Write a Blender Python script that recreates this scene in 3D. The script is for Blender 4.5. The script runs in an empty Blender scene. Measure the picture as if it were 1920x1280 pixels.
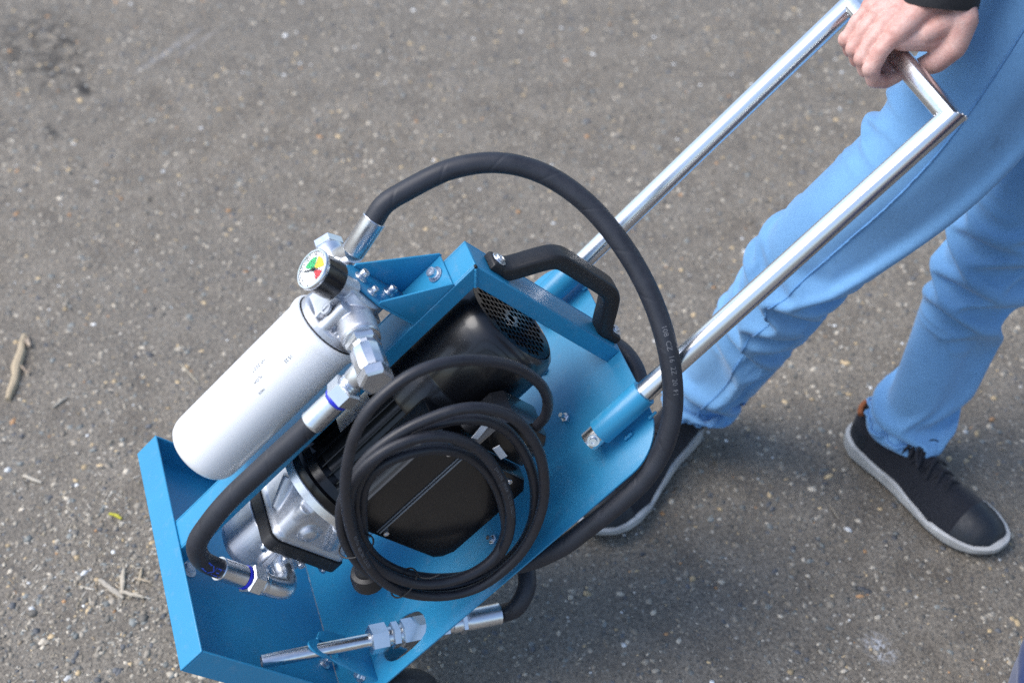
import bpy, bmesh, math, random
import numpy as np
from mathutils import Vector, Matrix, Euler

# ------------------------------------------------------------------ camera, sky, sun, exposure
scene = bpy.context.scene
COL = scene.collection
TH = math.radians(47.0); CS, SN = math.cos(TH), math.sin(TH); GH = 0.105   # lean of the trolley, height of its bend

cam_d = bpy.data.cameras.new("camera"); cam = bpy.data.objects.new("camera", cam_d); COL.objects.link(cam)
cam_d.sensor_width = 36.0; cam_d.lens = 54.26; cam_d.clip_start = 0.05; cam_d.clip_end = 500
cam_loc = Vector((-1.0665, 0.1154, 1.8559))
cr, cu, cf = Vector((-0.3073, -0.9516, -0.0037)), Vector((0.6773, -0.2214, 0.7016)), Vector((0.6685, -0.2131, -0.7125))
cam.matrix_world = Matrix(((cr.x, cu.x, -cf.x, cam_loc.x), (cr.y, cu.y, -cf.y, cam_loc.y), (cr.z, cu.z, -cf.z, cam_loc.z), (0, 0, 0, 1)))
cam_d.dof.use_dof = True; cam_d.dof.focus_distance = 1.85; cam_d.dof.aperture_fstop = 3.5
scene.camera = cam

SUN_AZ = math.radians(76.0)     # direction the light comes from, measured from +X towards +Y
SUN_EL = math.radians(54.0)
world = bpy.data.worlds.new("World"); scene.world = world; world.use_nodes = True
wn = world.node_tree.nodes; wl = world.node_tree.links; wn.clear()
sky = wn.new("ShaderNodeTexSky"); sky.sky_type = 'NISHITA'; sky.sun_disc = False
sky.sun_elevation = SUN_EL; sky.sun_rotation = math.pi / 2 - SUN_AZ
sky.air_density = 1.0; sky.dust_density = 1.6; sky.ozone_density = 1.0
bg = wn.new("ShaderNodeBackground"); bg.inputs[1].default_value = 0.115
wo = wn.new("ShaderNodeOutputWorld"); wl.new(sky.outputs[0], bg.inputs[0]); wl.new(bg.outputs[0], wo.inputs[0])
sun_d = bpy.data.lights.new("sun", 'SUN'); sun_d.energy = 1.5; sun_d.angle = math.radians(45); sun_d.color = (1.0, 0.98, 0.95)
sun = bpy.data.objects.new("sun", sun_d); COL.objects.link(sun)
sdir = Vector((math.cos(SUN_AZ) * math.cos(SUN_EL), math.sin(SUN_AZ) * math.cos(SUN_EL), math.sin(SUN_EL)))
sun.rotation_euler = (-sdir).to_track_quat('-Z', 'Y').to_euler()
scene.view_settings.view_transform = 'Standard'; scene.view_settings.look = 'None'
scene.view_settings.gamma = 1.0; scene.view_settings.use_curve_mapping = False
scene.view_settings.exposure = 1.12
scene.cycles.use_denoising = False
random.seed(7); RNG = np.random.default_rng(7)

# ------------------------------------------------------------------ pixel helper: a photo pixel met with a plane of the trolley
RM = np.array([[0.69347, -0.30728, -0.65168], [-0.64042, -0.67729, -0.36213], [-0.33009, 0.66848, -0.66647]])
TM = np.array([-0.2115, 0.48059, 1.98506]); FM = 2893.97; CT = -RM.T @ TM
def ray(p): return RM.T @ np.array([(p[0] - 960) / FM, (p[1] - 640) / FM, 1.0])
def at_v(p, v): d = ray(p); return Vector(CT + d * (v - CT[1]) / d[1])
def at_n(p, n): d = ray(p); return Vector(CT + d * (n - CT[2]) / d[2])
def at_z(p, Z): return Vector(CT + ray(p) * Z)
def T2W(P): return Vector((P[1], -SN * P[0] + CS * P[2], CS * P[0] + SN * P[2] + GH))
def gpx(p, h=0.0):
    d = ray(p); dw = np.array([d[1], -SN * d[0] + CS * d[2], CS * d[0] + SN * d[2]])
    return Vector(np.array(cam_loc) + dw * (h - cam_loc.z) / dw[2])

# ------------------------------------------------------------------ materials
MATS = {}
def ramp(nt, fac, stops):
    r = nt.nodes.new("ShaderNodeValToRGB"); e = r.color_ramp.elements
    while len(e) < len(stops): e.new(0.5)
    for k, (p, c) in enumerate(stops):
        e[k].position = p; e[k].color = (c, c, c, 1) if isinstance(c, (int, float)) else (*c, 1)
    nt.links.new(fac, r.inputs[0]); return r.outputs[0]
def noise(nt, vec, scale, detail=4, rough=.55, dist=0.0):
    n = nt.nodes.new("ShaderNodeTexNoise"); n.inputs['Scale'].default_value = scale
    n.inputs['Detail'].default_value = detail; n.inputs['Roughness'].default_value = rough
    n.inputs['Distortion'].default_value = dist
    if vec is not None: nt.links.new(vec, n.inputs['Vector'])
    return n.outputs[0]
def mixc(nt, fac, a, b, mode='MIX'):
    m = nt.nodes.new("ShaderNodeMix"); m.data_type = 'RGBA'; m.blend_type = mode
    for s, v in ((m.inputs[0], fac), (m.inputs[6], a), (m.inputs[7], b)):
        if isinstance(v, bpy.types.NodeSocket): nt.links.new(v, s)
        elif isinstance(v, (int, float)): s.default_value = v
        else: s.default_value = (*v, 1)
    return m.outputs[2]
def math_n(nt, op, a, b=None, c=None):
    m = nt.nodes.new("ShaderNodeMath"); m.operation = op
    for s, v in zip(m.inputs, (a, b, c)):
        if v is None: continue
        if isinstance(v, bpy.types.NodeSocket): nt.links.new(v, s)
        else: s.default_value = v
    return m.outputs[0]
def bump(nt, h, strength, dist, prev=None):
    b = nt.nodes.new("ShaderNodeBump"); b.inputs['Strength'].default_value = strength; b.inputs['Distance'].default_value = dist
    nt.links.new(h, b.inputs['Height'])
    if prev is not None: nt.links.new(prev, b.inputs['Normal'])
    return b.outputs[0]
def mat(name, color, rough=.5, metal=0.0, var=.12, vscale=18., rvar=.1, bscale=0., bstr=0., bdist=.001, coat=0., stretch=None, spec=.5, dust=0.):
    if name in MATS: return MATS[name]
    m = bpy.data.materials.new(name); m.use_nodes = True; nt = m.node_tree; P = nt.nodes['Principled BSDF']
    tc = nt.nodes.new("ShaderNodeTexCoord"); vec = tc.outputs['Object']
    if stretch:
        mp = nt.nodes.new("ShaderNodeMapping"); mp.inputs['Scale'].default_value = stretch; nt.links.new(vec, mp.inputs['Vector']); vec = mp.outputs[0]
    n1 = noise(nt, vec, vscale, 6)
    lo = tuple(c * (1 - var) for c in color); hi = tuple(min(1, c * (1 + var)) for c in color)
    cc = ramp(nt, n1, [(.3, lo), (.7, hi)])
    n2 = noise(nt, vec, vscale * 4.3, 5, .65)
    if dust:
        n3 = noise(nt, tc.outputs['Object'], 60, 6, .7); cc = mixc(nt, math_n(nt, 'MULTIPLY', ramp(nt, n3, [(.55, 0.), (.8, 1.)]), dust), cc, (.42, .40, .36))
    nt.links.new(cc, P.inputs['Base Color'])
    nt.links.new(ramp(nt, n2, [(.3, max(.02, rough - rvar)), (.7, min(1, rough + rvar))]), P.inputs['Roughness'])
    P.inputs['Metallic'].default_value = metal; P.inputs['Specular IOR Level'].default_value = spec
    if coat: P.inputs['Coat Weight'].default_value = coat; P.inputs['Coat Roughness'].default_value = .12
    if bstr: nt.links.new(bump(nt, noise(nt, vec, bscale, 4, .6), bstr, bdist), P.inputs['Normal'])
    MATS[name] = m; return m

M_BLUE = mat("blue_paint", (.023, .248, .455), .40, var=.05, vscale=9, rvar=.05, bscale=900, bstr=.04, bdist=.0004, coat=.08, dust=.16)
M_CHROME = mat("bright_steel", (.76, .775, .80), .26, 1., var=.07, vscale=22, rvar=.07, stretch=(.12, 9, 9), bscale=34, bstr=.10, bdist=.0008)
M_ZINC = mat("zinc_plate", (.74, .765, .80), .31, 1., var=.05, vscale=40, rvar=.04, bscale=300, bstr=.015, bdist=.0004)
M_CAST = mat("cast_aluminium", (.60, .615, .65), .50, 1., var=.07, vscale=35, rvar=.06, bscale=420, bstr=.05, bdist=.0006)
M_MACH = mat("machined_aluminium", (.84, .85, .86), .36, 1., var=.05, vscale=30, rvar=.06, bscale=500, bstr=.05, bdist=.0004)
M_BLACK = mat("black_motor_paint", (.0050, .0055, .0068), .22, var=.25, vscale=30, rvar=.08, bscale=700, bstr=.08, bdist=.0004, spec=.4)
M_BLACKM = mat("matt_black_cover", (.0055, .0060, .0078), .30, var=.1, vscale=6, rvar=.02, bscale=900, bstr=.03, bdist=.0003, coat=.3)
M_PLAST = mat("black_plastic", (.014, .014, .016), .46, var=.2, vscale=40, rvar=.08, bscale=1500, bstr=.25, bdist=.0006)
M_GASK = mat("black_gasket", (.018, .018, .019), .50, var=.3, vscale=80, rvar=.1, bscale=200, bstr=.2, bdist=.0006)
M_WHITE = mat("white_filter_paint", (.86, .875, .885), .27, var=.012, vscale=6, rvar=.04, bscale=700, bstr=.03, bdist=.0003, coat=.3)
M_RUBBER = mat("wheel_rubber", (.022, .022, .024), .62, var=.2, vscale=40, bscale=300, bstr=.3, dust=.25)
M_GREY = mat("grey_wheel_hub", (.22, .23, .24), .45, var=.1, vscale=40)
M_HOLE = mat("black_marks_hole_shade", (.004, .004, .005), .7, var=.1)  # near-black for gauge marks; also the painted darkness of the relief hole
M_RINGB = mat("blue_seal", (.02, .03, .55), .35, var=.05)
M_DIAL = mat("dial_white", (.82, .82, .80), .5, var=.02)
M_GREEN = mat("dial_green", (.02, .42, .12), .5, var=.02)
M_YELL = mat("dial_yellow", (.85, .60, .02), .5, var=.02)
M_RED = mat("dial_red", (.62, .02, .03), .5, var=.02)
M_INKB = mat("blue_ink", (.03, .10, .62), .6, var=.05)
M_INKW = mat("pale_ink", (.15, .155, .17), .7, var=.2)
M_INKG = mat("grey_ink", (.10, .105, .12), .6, var=.1)
M_STICK = mat("white_sticker", (.70, .72, .75), .4, var=.05)
M_BRASS = mat("brass", (.62, .45, .18), .28, 1., var=.08, vscale=40)

def hose_mat(name, color, rough, pitch, strength):
    m = bpy.data.materials.new(name); m.use_nodes = True; nt = m.node_tree; P = nt.nodes['Principled BSDF']
    uv = nt.nodes.new("ShaderNodeUVMap"); uv.uv_map = "UVMap"; sep = nt.nodes.new("ShaderNodeSeparateXYZ"); nt.links.new(uv.outputs[0], sep.inputs[0])
    tc = nt.nodes.new("ShaderNodeTexCoord")
    helix = math_n(nt, 'FRACT', math_n(nt, 'ADD', math_n(nt, 'DIVIDE', sep.outputs[0], pitch), sep.outputs[1]))
    edge = ramp(nt, helix, [(0., 0.), (.06, 1.), (.93, .8), (1., 0.)])
    fine = noise(nt, tc.outputs['Object'], 700, 3)
    n1 = noise(nt, tc.outputs['Object'], 45, 6, .65)
    scr = ramp(nt, noise(nt, tc.outputs['Object'], 130, 6, .8), [(.66, 0.), (.80, 1.)])
    cc = ramp(nt, n1, [(.3, tuple(c * .8 for c in color)), (.7, tuple(c * 1.25 for c in color))])
    cc = mixc(nt, math_n(nt, 'MULTIPLY', scr, .16), cc, (.16, .16, .17))
    nt.links.new(cc, P.inputs['Base Color']); nt.links.new(ramp(nt, n1, [(.3, rough - .07), (.7, rough + .1)]), P.inputs['Roughness'])
    b = bump(nt, edge, strength, .0006); b = bump(nt, fine, .15, .0004, b); nt.links.new(b, P.inputs['Normal'])
    return m
M_HOSE = hose_mat("hose_rubber", (.021, .0235, .032), .50, .062, .5)
M_CABLE = hose_mat("cable_rubber", (.0175, .0185, .025), .46, .5, .0)

# ------------------------------------------------------------------ mesh helpers
def obj(name, bm_or_mesh, m, parent=None, smooth=35, bev=0., bseg=2):
    if isinstance(bm_or_mesh, bmesh.types.BMesh):
        bmesh.ops.recalc_face_normals(bm_or_mesh, faces=bm_or_mesh.faces[:])
        me = bpy.data.meshes.new(name); bm_or_mesh.to_mesh(me); bm_or_mesh.free()
    else: me = bm_or_mesh; me.name = name
    o = bpy.data.objects.new(name, me); COL.objects.link(o)
    me.materials.clear(); me.materials.append(m)
    if smooth:
        me.polygons.foreach_set('use_smooth', [True] * len(me.polygons))
        me.set_sharp_from_angle(angle=math.radians(smooth))
    if parent is not None: o.parent = parent
    if bev:
        b = o.modifiers.new("bevel", 'BEVEL'); b.width = bev; b.segments = bseg; b.limit_method = 'ANGLE'; b.angle_limit = math.radians(38); b.harden_normals = False
    return o
def tag(o, label=None, cat=None, group=None, kind=None):
    for k, v in (('label', label), ('category', cat), ('group', group), ('kind', kind)):
        if v: o[k] = v
    return o
def empty(name, loc=(0, 0, 0)):
    o = bpy.data.objects.new(name, None); o.empty_display_size = .05; COL.objects.link(o); o.location = loc; return o
def frame_for(axis):
    a = Vector(axis).normalized(); r = Vector((0, 0, 1)) if abs(a.z) < .9 else Vector((1, 0, 0))
    x = a.cross(r).normalized(); return a, x, a.cross(x).normalized()
def add_box(bm, lo, hi):
    vs = [bm.verts.new((x, y, z)) for x in (lo[0], hi[0]) for y in (lo[1], hi[1]) for z in (lo[2], hi[2])]
    for f in ((0, 1, 3, 2), (4, 6, 7, 5), (0, 4, 5, 1), (2, 3, 7, 6), (0, 2, 6, 4), (1, 5, 7, 3)): bm.faces.new([vs[i] for i in f])
    return vs
def add_lathe(bm, p0, axis, prof, seg=32, phase=0.0, xref=None, close=True):
    a, x, y = frame_for(axis)
    if xref is not None: x = (Vector(xref) - a * a.dot(Vector(xref))).normalized(); y = a.cross(x)
    rings = []
    for tt, r in prof:
        c = Vector(p0) + a * tt
        rings.append([bm.verts.new(c + (x * math.cos(2 * math.pi * k / seg + phase) + y * math.sin(2 * math.pi * k / seg + phase)) * max(r, 1e-5)) for k in range(seg)])
    for i in range(len(rings) - 1):
        for k in range(seg): bm.faces.new((rings[i][k], rings[i][(k + 1) % seg], rings[i + 1][(k + 1) % seg], rings[i + 1][k]))
    if close: bm.faces.new(rings[0][::-1]); bm.faces.new(rings[-1])
    return rings
def add_cyl(bm, p0, p1, r, seg=24, ch=0.0):
    ax = Vector(p1) - Vector(p0); L = ax.length
    prof = [(0, r), (L, r)] if not ch else [(0, r - ch), (ch, r), (L - ch, r), (L, r - ch)]
    return add_lathe(bm, p0, ax, prof, seg)
def add_hex(bm, p0, p1, af, xref=None, phase=0.0):      # hexagon with turned corners; af = across flats
    ax = Vector(p1) - Vector(p0); L = ax.length; R = af / 2 / math.cos(math.pi / 6); c = min(.0016, L * .18)
    add_lathe(bm, p0, ax, [(0, af / 2 * .96), (c, R), (L - c, R), (L, af / 2 * .96)], 6, phase, xref)
def catmull(pts, step=.004, closed=False):
    P = [Vector(p) for p in pts]; out = []
    n = len(P); rng = range(n if closed else n - 1)
    for i in rng:
        p1, p2 = P[i], P[(i + 1) % n]
        p0 = P[i - 1] if (i > 0 or closed) else p1 * 2 - p2
        p3 = P[(i + 2) % n] if (i + 2 < n or closed) else p2 * 2 - p1
        d1, d2, d3 = [max(1e-5, (b - a).length) ** .5 for a, b in ((p0, p1), (p1, p2), (p2, p3))]
        m1 = ((p1 - p0) / d1 - (p2 - p0) / (d1 + d2) + (p2 - p1) / d2) * d2
        m2 = ((p2 - p1) / d2 - (p3 - p1) / (d2 + d3) + (p3 - p2) / d3) * d2
        k = max(2, int((p2 - p1).length / step))
        for j in range(k):
            s = j / k
            out.append(p1 * (2 * s**3 - 3 * s**2 + 1) + m1 * (s**3 - 2 * s**2 + s) + p2 * (-2 * s**3 + 3 * s**2) + m2 * (s**3 - s**2))
    if not closed: out.append(P[-1])
    return out
def path_frames(path, ref=(0, 0, 1)):
    fr = []; T = []
    n = len(path)
    for i in range(n): T.append((path[min(i + 1, n - 1)] - path[max(i - 1, 0)]).normalized())
    x = Vector(ref); x = (x - T[0] * T[0].dot(x)).normalized(); s = 0.
    for i in range(n):
        if i: s += (path[i] - path[i - 1]).length
        x = (x - T[i] * T[i].dot(x)).normalized(); fr.append((path[i], T[i], x, T[i].cross(x), s))
    return fr
def sweep(name, path, r, m, parent, seg=20, ref=(0, 0, 1), cap=True, smooth=60):
    fr = path_frames(path, ref); bm = bmesh.new(); uvl = bm.loops.layers.uv.new("UVMap"); rings = []
    for i, (p, t, x, y, s) in enumerate(fr):
        rr = r(s) if callable(r) else r
        rings.append([bm.verts.new(p + (x * math.cos(2 * math.pi * k / seg) + y * math.sin(2 * math.pi * k / seg)) * rr) for k in range(seg)])
    for i in range(len(rings) - 1):
        for k in range(seg):
            f = bm.faces.new((rings[i][k], rings[i][(k + 1) % seg], rings[i + 1][(k + 1) % seg], rings[i + 1][k]))
            for l, (ii, kk) in zip(f.loops, ((i, k), (i, k + 1), (i + 1, k + 1), (i + 1, k))): l[uvl].uv = (fr[ii][4], kk / seg)
    if cap: bm.faces.new(rings[0][::-1]); bm.faces.new(rings[-1])
    return obj(name, bm, m, parent, smooth), fr
def sheet_mesh(loops, t, mp, bevel=0.0):
    """flat plate with holes: 2-D outlines -> solid of thickness t (centred), mp maps (a,b,c) to a point"""
    cv = bpy.data.curves.new("outline", 'CURVE'); cv.dimensions = '2D'; cv.fill_mode = 'BOTH'; cv.extrude = t / 2 - bevel; cv.bevel_depth = bevel; cv.bevel_resolution = 1; cv.offset = -bevel
    for lp in loops:
        s = cv.splines.new('POLY'); s.points.add(len(lp) - 1); s.use_cyclic_u = True
        for q, (a, b) in zip(s.points, lp): q.co = (a, b, 0, 1)
    o = bpy.data.objects.new("outline", cv); COL.objects.link(o)
    me = bpy.data.meshes.new_from_object(o.evaluated_get(bpy.context.evaluated_depsgraph_get())); bpy.data.objects.remove(o); bpy.data.curves.remove(cv)
    bm = bmesh.new(); bm.from_mesh(me); bpy.data.meshes.remove(me)
    for v in bm.verts: v.co = mp(v.co.x, v.co.y, v.co.z)
    bmesh.ops.remove_doubles(bm, verts=bm.verts[:], dist=1e-6)
    return bm
def text_verts(s, size):
    cv = bpy.data.curves.new("t", 'FONT'); cv.body = s; cv.size = size; cv.resolution_u = 2
    o = bpy.data.objects.new("t", cv); COL.objects.link(o)
    me = bpy.data.meshes.new_from_object(o.evaluated_get(bpy.context.evaluated_depsgraph_get())); bpy.data.objects.remove(o); bpy.data.curves.remove(cv)
    vs = [(v.co.x, v.co.y) for v in me.vertices]; fs = [list(p.vertices) for p in me.polygons]; bpy.data.meshes.remove(me)
    return vs, fs
def text_mesh(name, s, size, mp, m, parent):
    vs, fs = text_verts(s, size); me = bpy.data.meshes.new(name); me.from_pydata([mp(x, y) for x, y in vs], [], fs)
    return obj(name, me, m, parent, 0)
def text_on_tube(name, s, size, fr, s0, ang, r, m, parent, flip=1):
    S = [f[4] for f in fr]
    sm = s0 + flip * size * .3 * len(s); im = min(max(int(np.searchsorted(S, sm)), 0), len(fr) - 1); tv = Vector(CT) - fr[im][0]; ang += math.atan2(tv.dot(fr[im][3]), tv.dot(fr[im][2]))   # print turned around the tube towards the camera position
    def mp(x, y):
        ss = s0 + flip * x; i = min(max(int(np.searchsorted(S, ss)), 1), len(fr) - 1); w = (ss - S[i - 1]) / max(1e-6, S[i] - S[i - 1])
        p = fr[i - 1][0].lerp(fr[i][0], w); X = fr[i - 1][2].lerp(fr[i][2], w); Y = fr[i - 1][3].lerp(fr[i][3], w); a = ang - flip * (y - size * .35) / r
        return p + (X * math.cos(a) + Y * math.sin(a)) * (r + .0003)
    return text_mesh(name, s, size, mp, m, parent)
def arc(cx, cy, r, a0, a1, k): return [(cx + r * math.cos(math.radians(a0 + (a1 - a0) * i / k)), cy + r * math.sin(math.radians(a0 + (a1 - a0) * i / k))) for i in range(k + 1)]

# ------------------------------------------------------------------ the ground
def asphalt():
    m = bpy.data.materials.new("worn_asphalt"); m.use_nodes = True; nt = m.node_tree; P = nt.nodes['Principled BSDF']
    tc = nt.nodes.new("ShaderNodeTexCoord"); v = tc.outputs['Object']
    big = noise(nt, v, 1.7, 5, .6); mid = noise(nt, v, 14, 6, .65); fine = noise(nt, v, 170, 5, .7)
    base = ramp(nt, mid, [(.30, (0.123, 0.102, 0.079)), (.48, (0.207, 0.177, 0.139)), (.72, (0.304, 0.268, 0.220))])
    base = mixc(nt, ramp(nt, big, [(.42, 0.), (.62, .45)]), base, (0.194, 0.178, 0.154))
    def cells(scale, thr, cols, base, jit=.9):
        vo = nt.nodes.new("ShaderNodeTexVoronoi"); vo.inputs['Scale'].default_value = scale; vo.inputs['Randomness'].default_value = jit; nt.links.new(v, vo.inputs['Vector'])
        sp = nt.nodes.new("ShaderNodeSeparateColor"); nt.links.new(vo.outputs['Color'], sp.inputs[0])
        inside = ramp(nt, math_n(nt, 'MULTIPLY', vo.outputs['Distance'], 1.0), [(.28, 1.), (.40, 0.)])
        sel = ramp(nt, sp.outputs[1], [(thr, 0.), (min(1., thr + .02), 1.)])
        col = ramp(nt, sp.outputs[0], cols)
        return mixc(nt, math_n(nt, 'MULTIPLY', inside, sel), base, col), inside
    c1, i1 = cells(120, .45, [(0., (0.107, 0.101, 0.094)), (.35, (0.213, 0.198, 0.170)), (.6, (0.299, 0.251, 0.190)), (.85, (0.341, 0.322, 0.281)), (1., (0.640, 0.583, 0.490))], base)
    c2, i2 = cells(260, .40, [(0., (0.096, 0.090, 0.083)), (.5, (0.234, 0.201, 0.163)), (.85, (0.297, 0.262, 0.209)), (1., (0.440, 0.390, 0.318))], c1)
    c3 = mixc(nt, math_n(nt, 'MULTIPLY', ramp(nt, fine, [(.36, 1.), (.56, 0.)]), .80), c2, (0.075, 0.065, 0.053))
    # stains and chalky scuffs with a shape of their own
    def blotch(c, ang, sx, sy, col, strength, prev, nsc, lo, hi):
        mp = nt.nodes.new("ShaderNodeMapping"); mp.vector_type = 'TEXTURE'; mp.inputs['Location'].default_value = (c[0], c[1], 0); mp.inputs['Rotation'].default_value = (0, 0, ang); mp.inputs['Scale'].default_value = (sx, sy, 1)
        nt.links.new(v, mp.inputs['Vector']); ln = nt.nodes.new("ShaderNodeVectorMath"); ln.operation = 'LENGTH'; nt.links.new(mp.outputs[0], ln.inputs[0])
        k = math_n(nt, 'MULTIPLY', ramp(nt, ln.outputs['Value'], [(.35, 1.), (1., 0.)]), ramp(nt, noise(nt, v, nsc, 6, .7), [(lo, 0.), (hi, 1.)]))
        return mixc(nt, math_n(nt, 'MULTIPLY', k, strength), prev, col)
    c4 = blotch((1.78, .22), .2, .22, .13, (.022, .018, .014), .85, c3, 26, .42, .58)
    c4 = blotch((1.62, .16), .2, .035, .02, (.018, .016, .014), .9, c4, 40, .3, .5)
    c4 = blotch((1.50, .24), .2, .035, .016, (.016, .016, .016), .9, c4, 40, .3, .5)
    a = math.atan2(-.048 - .031, 1.693 - 1.65)
    c4 = blotch((1.70, -.02), a + .15, .12, .010, (.34, .34, .35), .75, c4, 60, .40, .6)
    c4 = blotch((1.71, -.085), a + .1, .07, .008, (.34, .34, .35), .7, c4, 60, .40, .6)
    c4 = blotch((-.064, -.746), .3, .035, .025, (.55, .55, .56), .85, c4, 110, .46, .60)
    nt.links.new(c4, P.inputs['Base Color'])
    nt.links.new(ramp(nt, mid, [(.3, .62), (.7, .82)]), P.inputs['Roughness']); P.inputs['Specular IOR Level'].default_value = .45
    b = bump(nt, i1, .55, .0022); b = bump(nt, i2, .5, .0012, b); b = bump(nt, fine, .9, .0022, b); b = bump(nt, mid, .6, .006, b)
    nt.links.new(b, P.inputs['Normal']); return m
bm = bmesh.new()
bmesh.ops.create_grid(bm, x_segments=60, y_segments=60, size=150)
tag(obj("ground", bm, asphalt(), None, 0), kind='structure')

def color_attr_mat(name, rough, bsc, bst, spec=.5):
    m = bpy.data.materials.new(name); m.use_nodes = True; nt = m.node_tree; P = nt.nodes['Principled BSDF']
    at = nt.nodes.new("ShaderNodeAttribute"); at.attribute_name = "tint"; tc = nt.nodes.new("ShaderNodeTexCoord")
    n = noise(nt, tc.outputs['Object'], bsc, 5, .65); P.inputs['Specular IOR Level'].default_value = spec
    cc = mixc(nt, 1.0, at.outputs['Color'], ramp(nt, n, [(.3, .72), (.7, 1.22)]), 'MULTIPLY'); nt.links.new(cc, P.inputs['Base Color'])
    P.inputs['Roughness'].default_value = rough; nt.links.new(bump(nt, n, bst, .0008), P.inputs['Normal']); return m
M_STONE = color_attr_mat("stone_chips", .68, 500, .5)
M_STRAW = color_attr_mat("dry_wood", .75, 300, .5, .3)
ICO_V, ICO_F = [], []
_b = bmesh.new(); bmesh.ops.create_icosphere(_b, subdivisions=1, radius=1); _b.verts.ensure_lookup_table()
ICO_V = np.array([v.co[:] for v in _b.verts]); ICO_F = np.array([[v.index for v in f.verts] for f in _b.faces]); _b.free()
GPOLY = [gpx(p) for p in ((-60, -60), (1980, -60), (1980, 1340), (-60, 1340))]
def inside_ground(N):
    a, b, c, d = [np.array(q[:2]) for q in GPOLY]; out = []
    while len(out) < N:
        p = RNG.uniform(np.min([a, b, c, d], 0), np.max([a, b, c, d], 0)); ok = True
        for s, e in ((a, b), (b, c), (c, d), (d, a)):
            if (e[0] - s[0]) * (p[1] - s[1]) - (e[1] - s[1]) * (p[0] - s[0]) > 0: ok = False; break
        if ok: out.append(p)
    return np.array(out)
def scatter(name, N, smin, smax, flat, sink, pal, wts, m, label, cat, pts=None, elong=1.35):
    P = inside_ground(N) if pts is None else pts; N = len(P)
    nv, nf = len(ICO_V), len(ICO_F)
    V = np.empty((N, nv, 3)); jit = 1 + RNG.normal(0, .20, (N, nv, 1)); S = smin * (smax / smin) ** (RNG.random(N) ** 2.0)
    A = RNG.uniform(0, 6.28, N); E = RNG.uniform(1 / elong, elong, N); base = ICO_V[None] * jit
    x = base[..., 0] * (S * E)[:, None]; y = base[..., 1] * (S / E)[:, None]; z = base[..., 2] * (S * flat * RNG.uniform(.6, 1.3, N))[:, None]
    tilt = RNG.normal(0, .18, N)[:, None]; x, z = x * np.cos(tilt) - z * np.sin(tilt), x * np.sin(tilt) + z * np.cos(tilt)
    ca, sa = np.cos(A)[:, None], np.sin(A)[:, None]
    V[..., 0] = x * ca - y * sa + P[:, 0:1]; V[..., 1] = x * sa + y * ca + P[:, 1:2]; V[..., 2] = z - (S * flat * sink)[:, None]
    F = (ICO_F[None] + (np.arange(N) * nv)[:, None, None]).reshape(-1, 3)
    me = bpy.data.meshes.new(name); me.vertices.add(N * nv); me.vertices.foreach_set('co', V.reshape(-1))
    me.loops.add(F.size); me.loops.foreach_set('vertex_index', F.reshape(-1).astype(np.int32)); me.polygons.add(len(F))
    me.polygons.foreach_set('loop_start', np.arange(0, F.size, 3, dtype=np.int32)); me.update(calc_edges=True)
    ci = RNG.choice(len(pal), N, p=np.array(wts) / sum(wts)); c = np.array(pal)[ci] * RNG.uniform(.75, 1.25, (N, 1))
    col = np.ones((N, nv, 4)); col[..., :3] = c[:, None, :]
    at = me.attributes.new("tint", 'FLOAT_COLOR', 'POINT'); at.data.foreach_set('color', col.reshape(-1))
    o = obj(name, me, m, None, 0); tag(o, label, cat, kind='stuff'); return o
PAL = [(0.238, 0.205, 0.161), (0.155, 0.143, 0.123), (0.310, 0.273, 0.220), (0.114, 0.117, 0.123), (0.497, 0.439, 0.351), (0.700, 0.700, 0.681), (0.414, 0.234, 0.114), (0.517, 0.390, 0.228), (0.207, 0.215, 0.202)]
scatter("stone_chips", 24000, .0022, .0072, .36, .45, PAL, [26, 16, 22, 9, 8, 1.2, 1.2, 5, 11], M_STONE, "small grey and tan stone chips set in the worn asphalt", "stones")
scatter("grit", 6000, .0009, .0024, .6, .1, PAL, [20, 14, 18, 6, 5, .8, 1, 5, 8], M_STONE, "fine loose grit scattered over the asphalt", "grit")
# looser gravel in the lower left corner
def around(px, n, sd):
    g = gpx(px); return np.array([[g.x, g.y]]) + RNG.normal(0, 1, (n, 2)) * np.array(sd)
LL = np.concatenate([around((150, 1150), 520, (.13, .13)), around((60, 950), 160, (.15, .12)), around((330, 1270), 260, (.1, .1))])
scatter("loose_gravel", 0, .0028, .0085, .34, .40, PAL, [18, 8, 18, 10, 9, 2., .6, 3, 16], M_STONE, "looser grey gravel lying beside the blue tray", "gravel", LL)

# ------------------------------------------------------------------ the filter trolley (mesh axes: x = up the handle, y = across, z = out of the plate)
W, LP, D, HR = .350, .566, .2687, .037
TR = empty("filter_trolley"); TR.matrix_world = Matrix(((0, 1, 0, 0), (-SN, 0, CS, 0), (CS, 0, SN, GH), (0, 0, 0, 1)))
tag(TR, "blue two-wheeled hand trolley carrying an oil pump, black motor and white filter", "trolley")

# back plate with a slot, rounded top corners
def mp_n(z0): return lambda a, b, c: Vector((a, b, z0 + c))
rc = .058
outer = [(0, 0)] + [(LP - rc, 0)] + arc(LP - rc, rc, rc, -90, 0, 12) + arc(LP - rc, W - rc, rc, 0, 90, 12) + [(0, W)]
slot = [(.1571, .0537), (.1615, .045), (.1625, .037), (.1605, .027), (.156, .0206), (.146, .0165), (.1319, .0150), (.115, .0152), (.102, .0168), (.0925, .0205), (.0857, .027), (.0830, .034), (.083, .0416), (.087, .0485), (.0926, .0534), (.105, .0595), (.1202, .0635), (.132, .0635), (.140, .0619), (.150, .0585)]
obj("back_plate", sheet_mesh([outer, slot], .003, mp_n(-.0015), .0006), M_BLUE, TR, 30)

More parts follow.
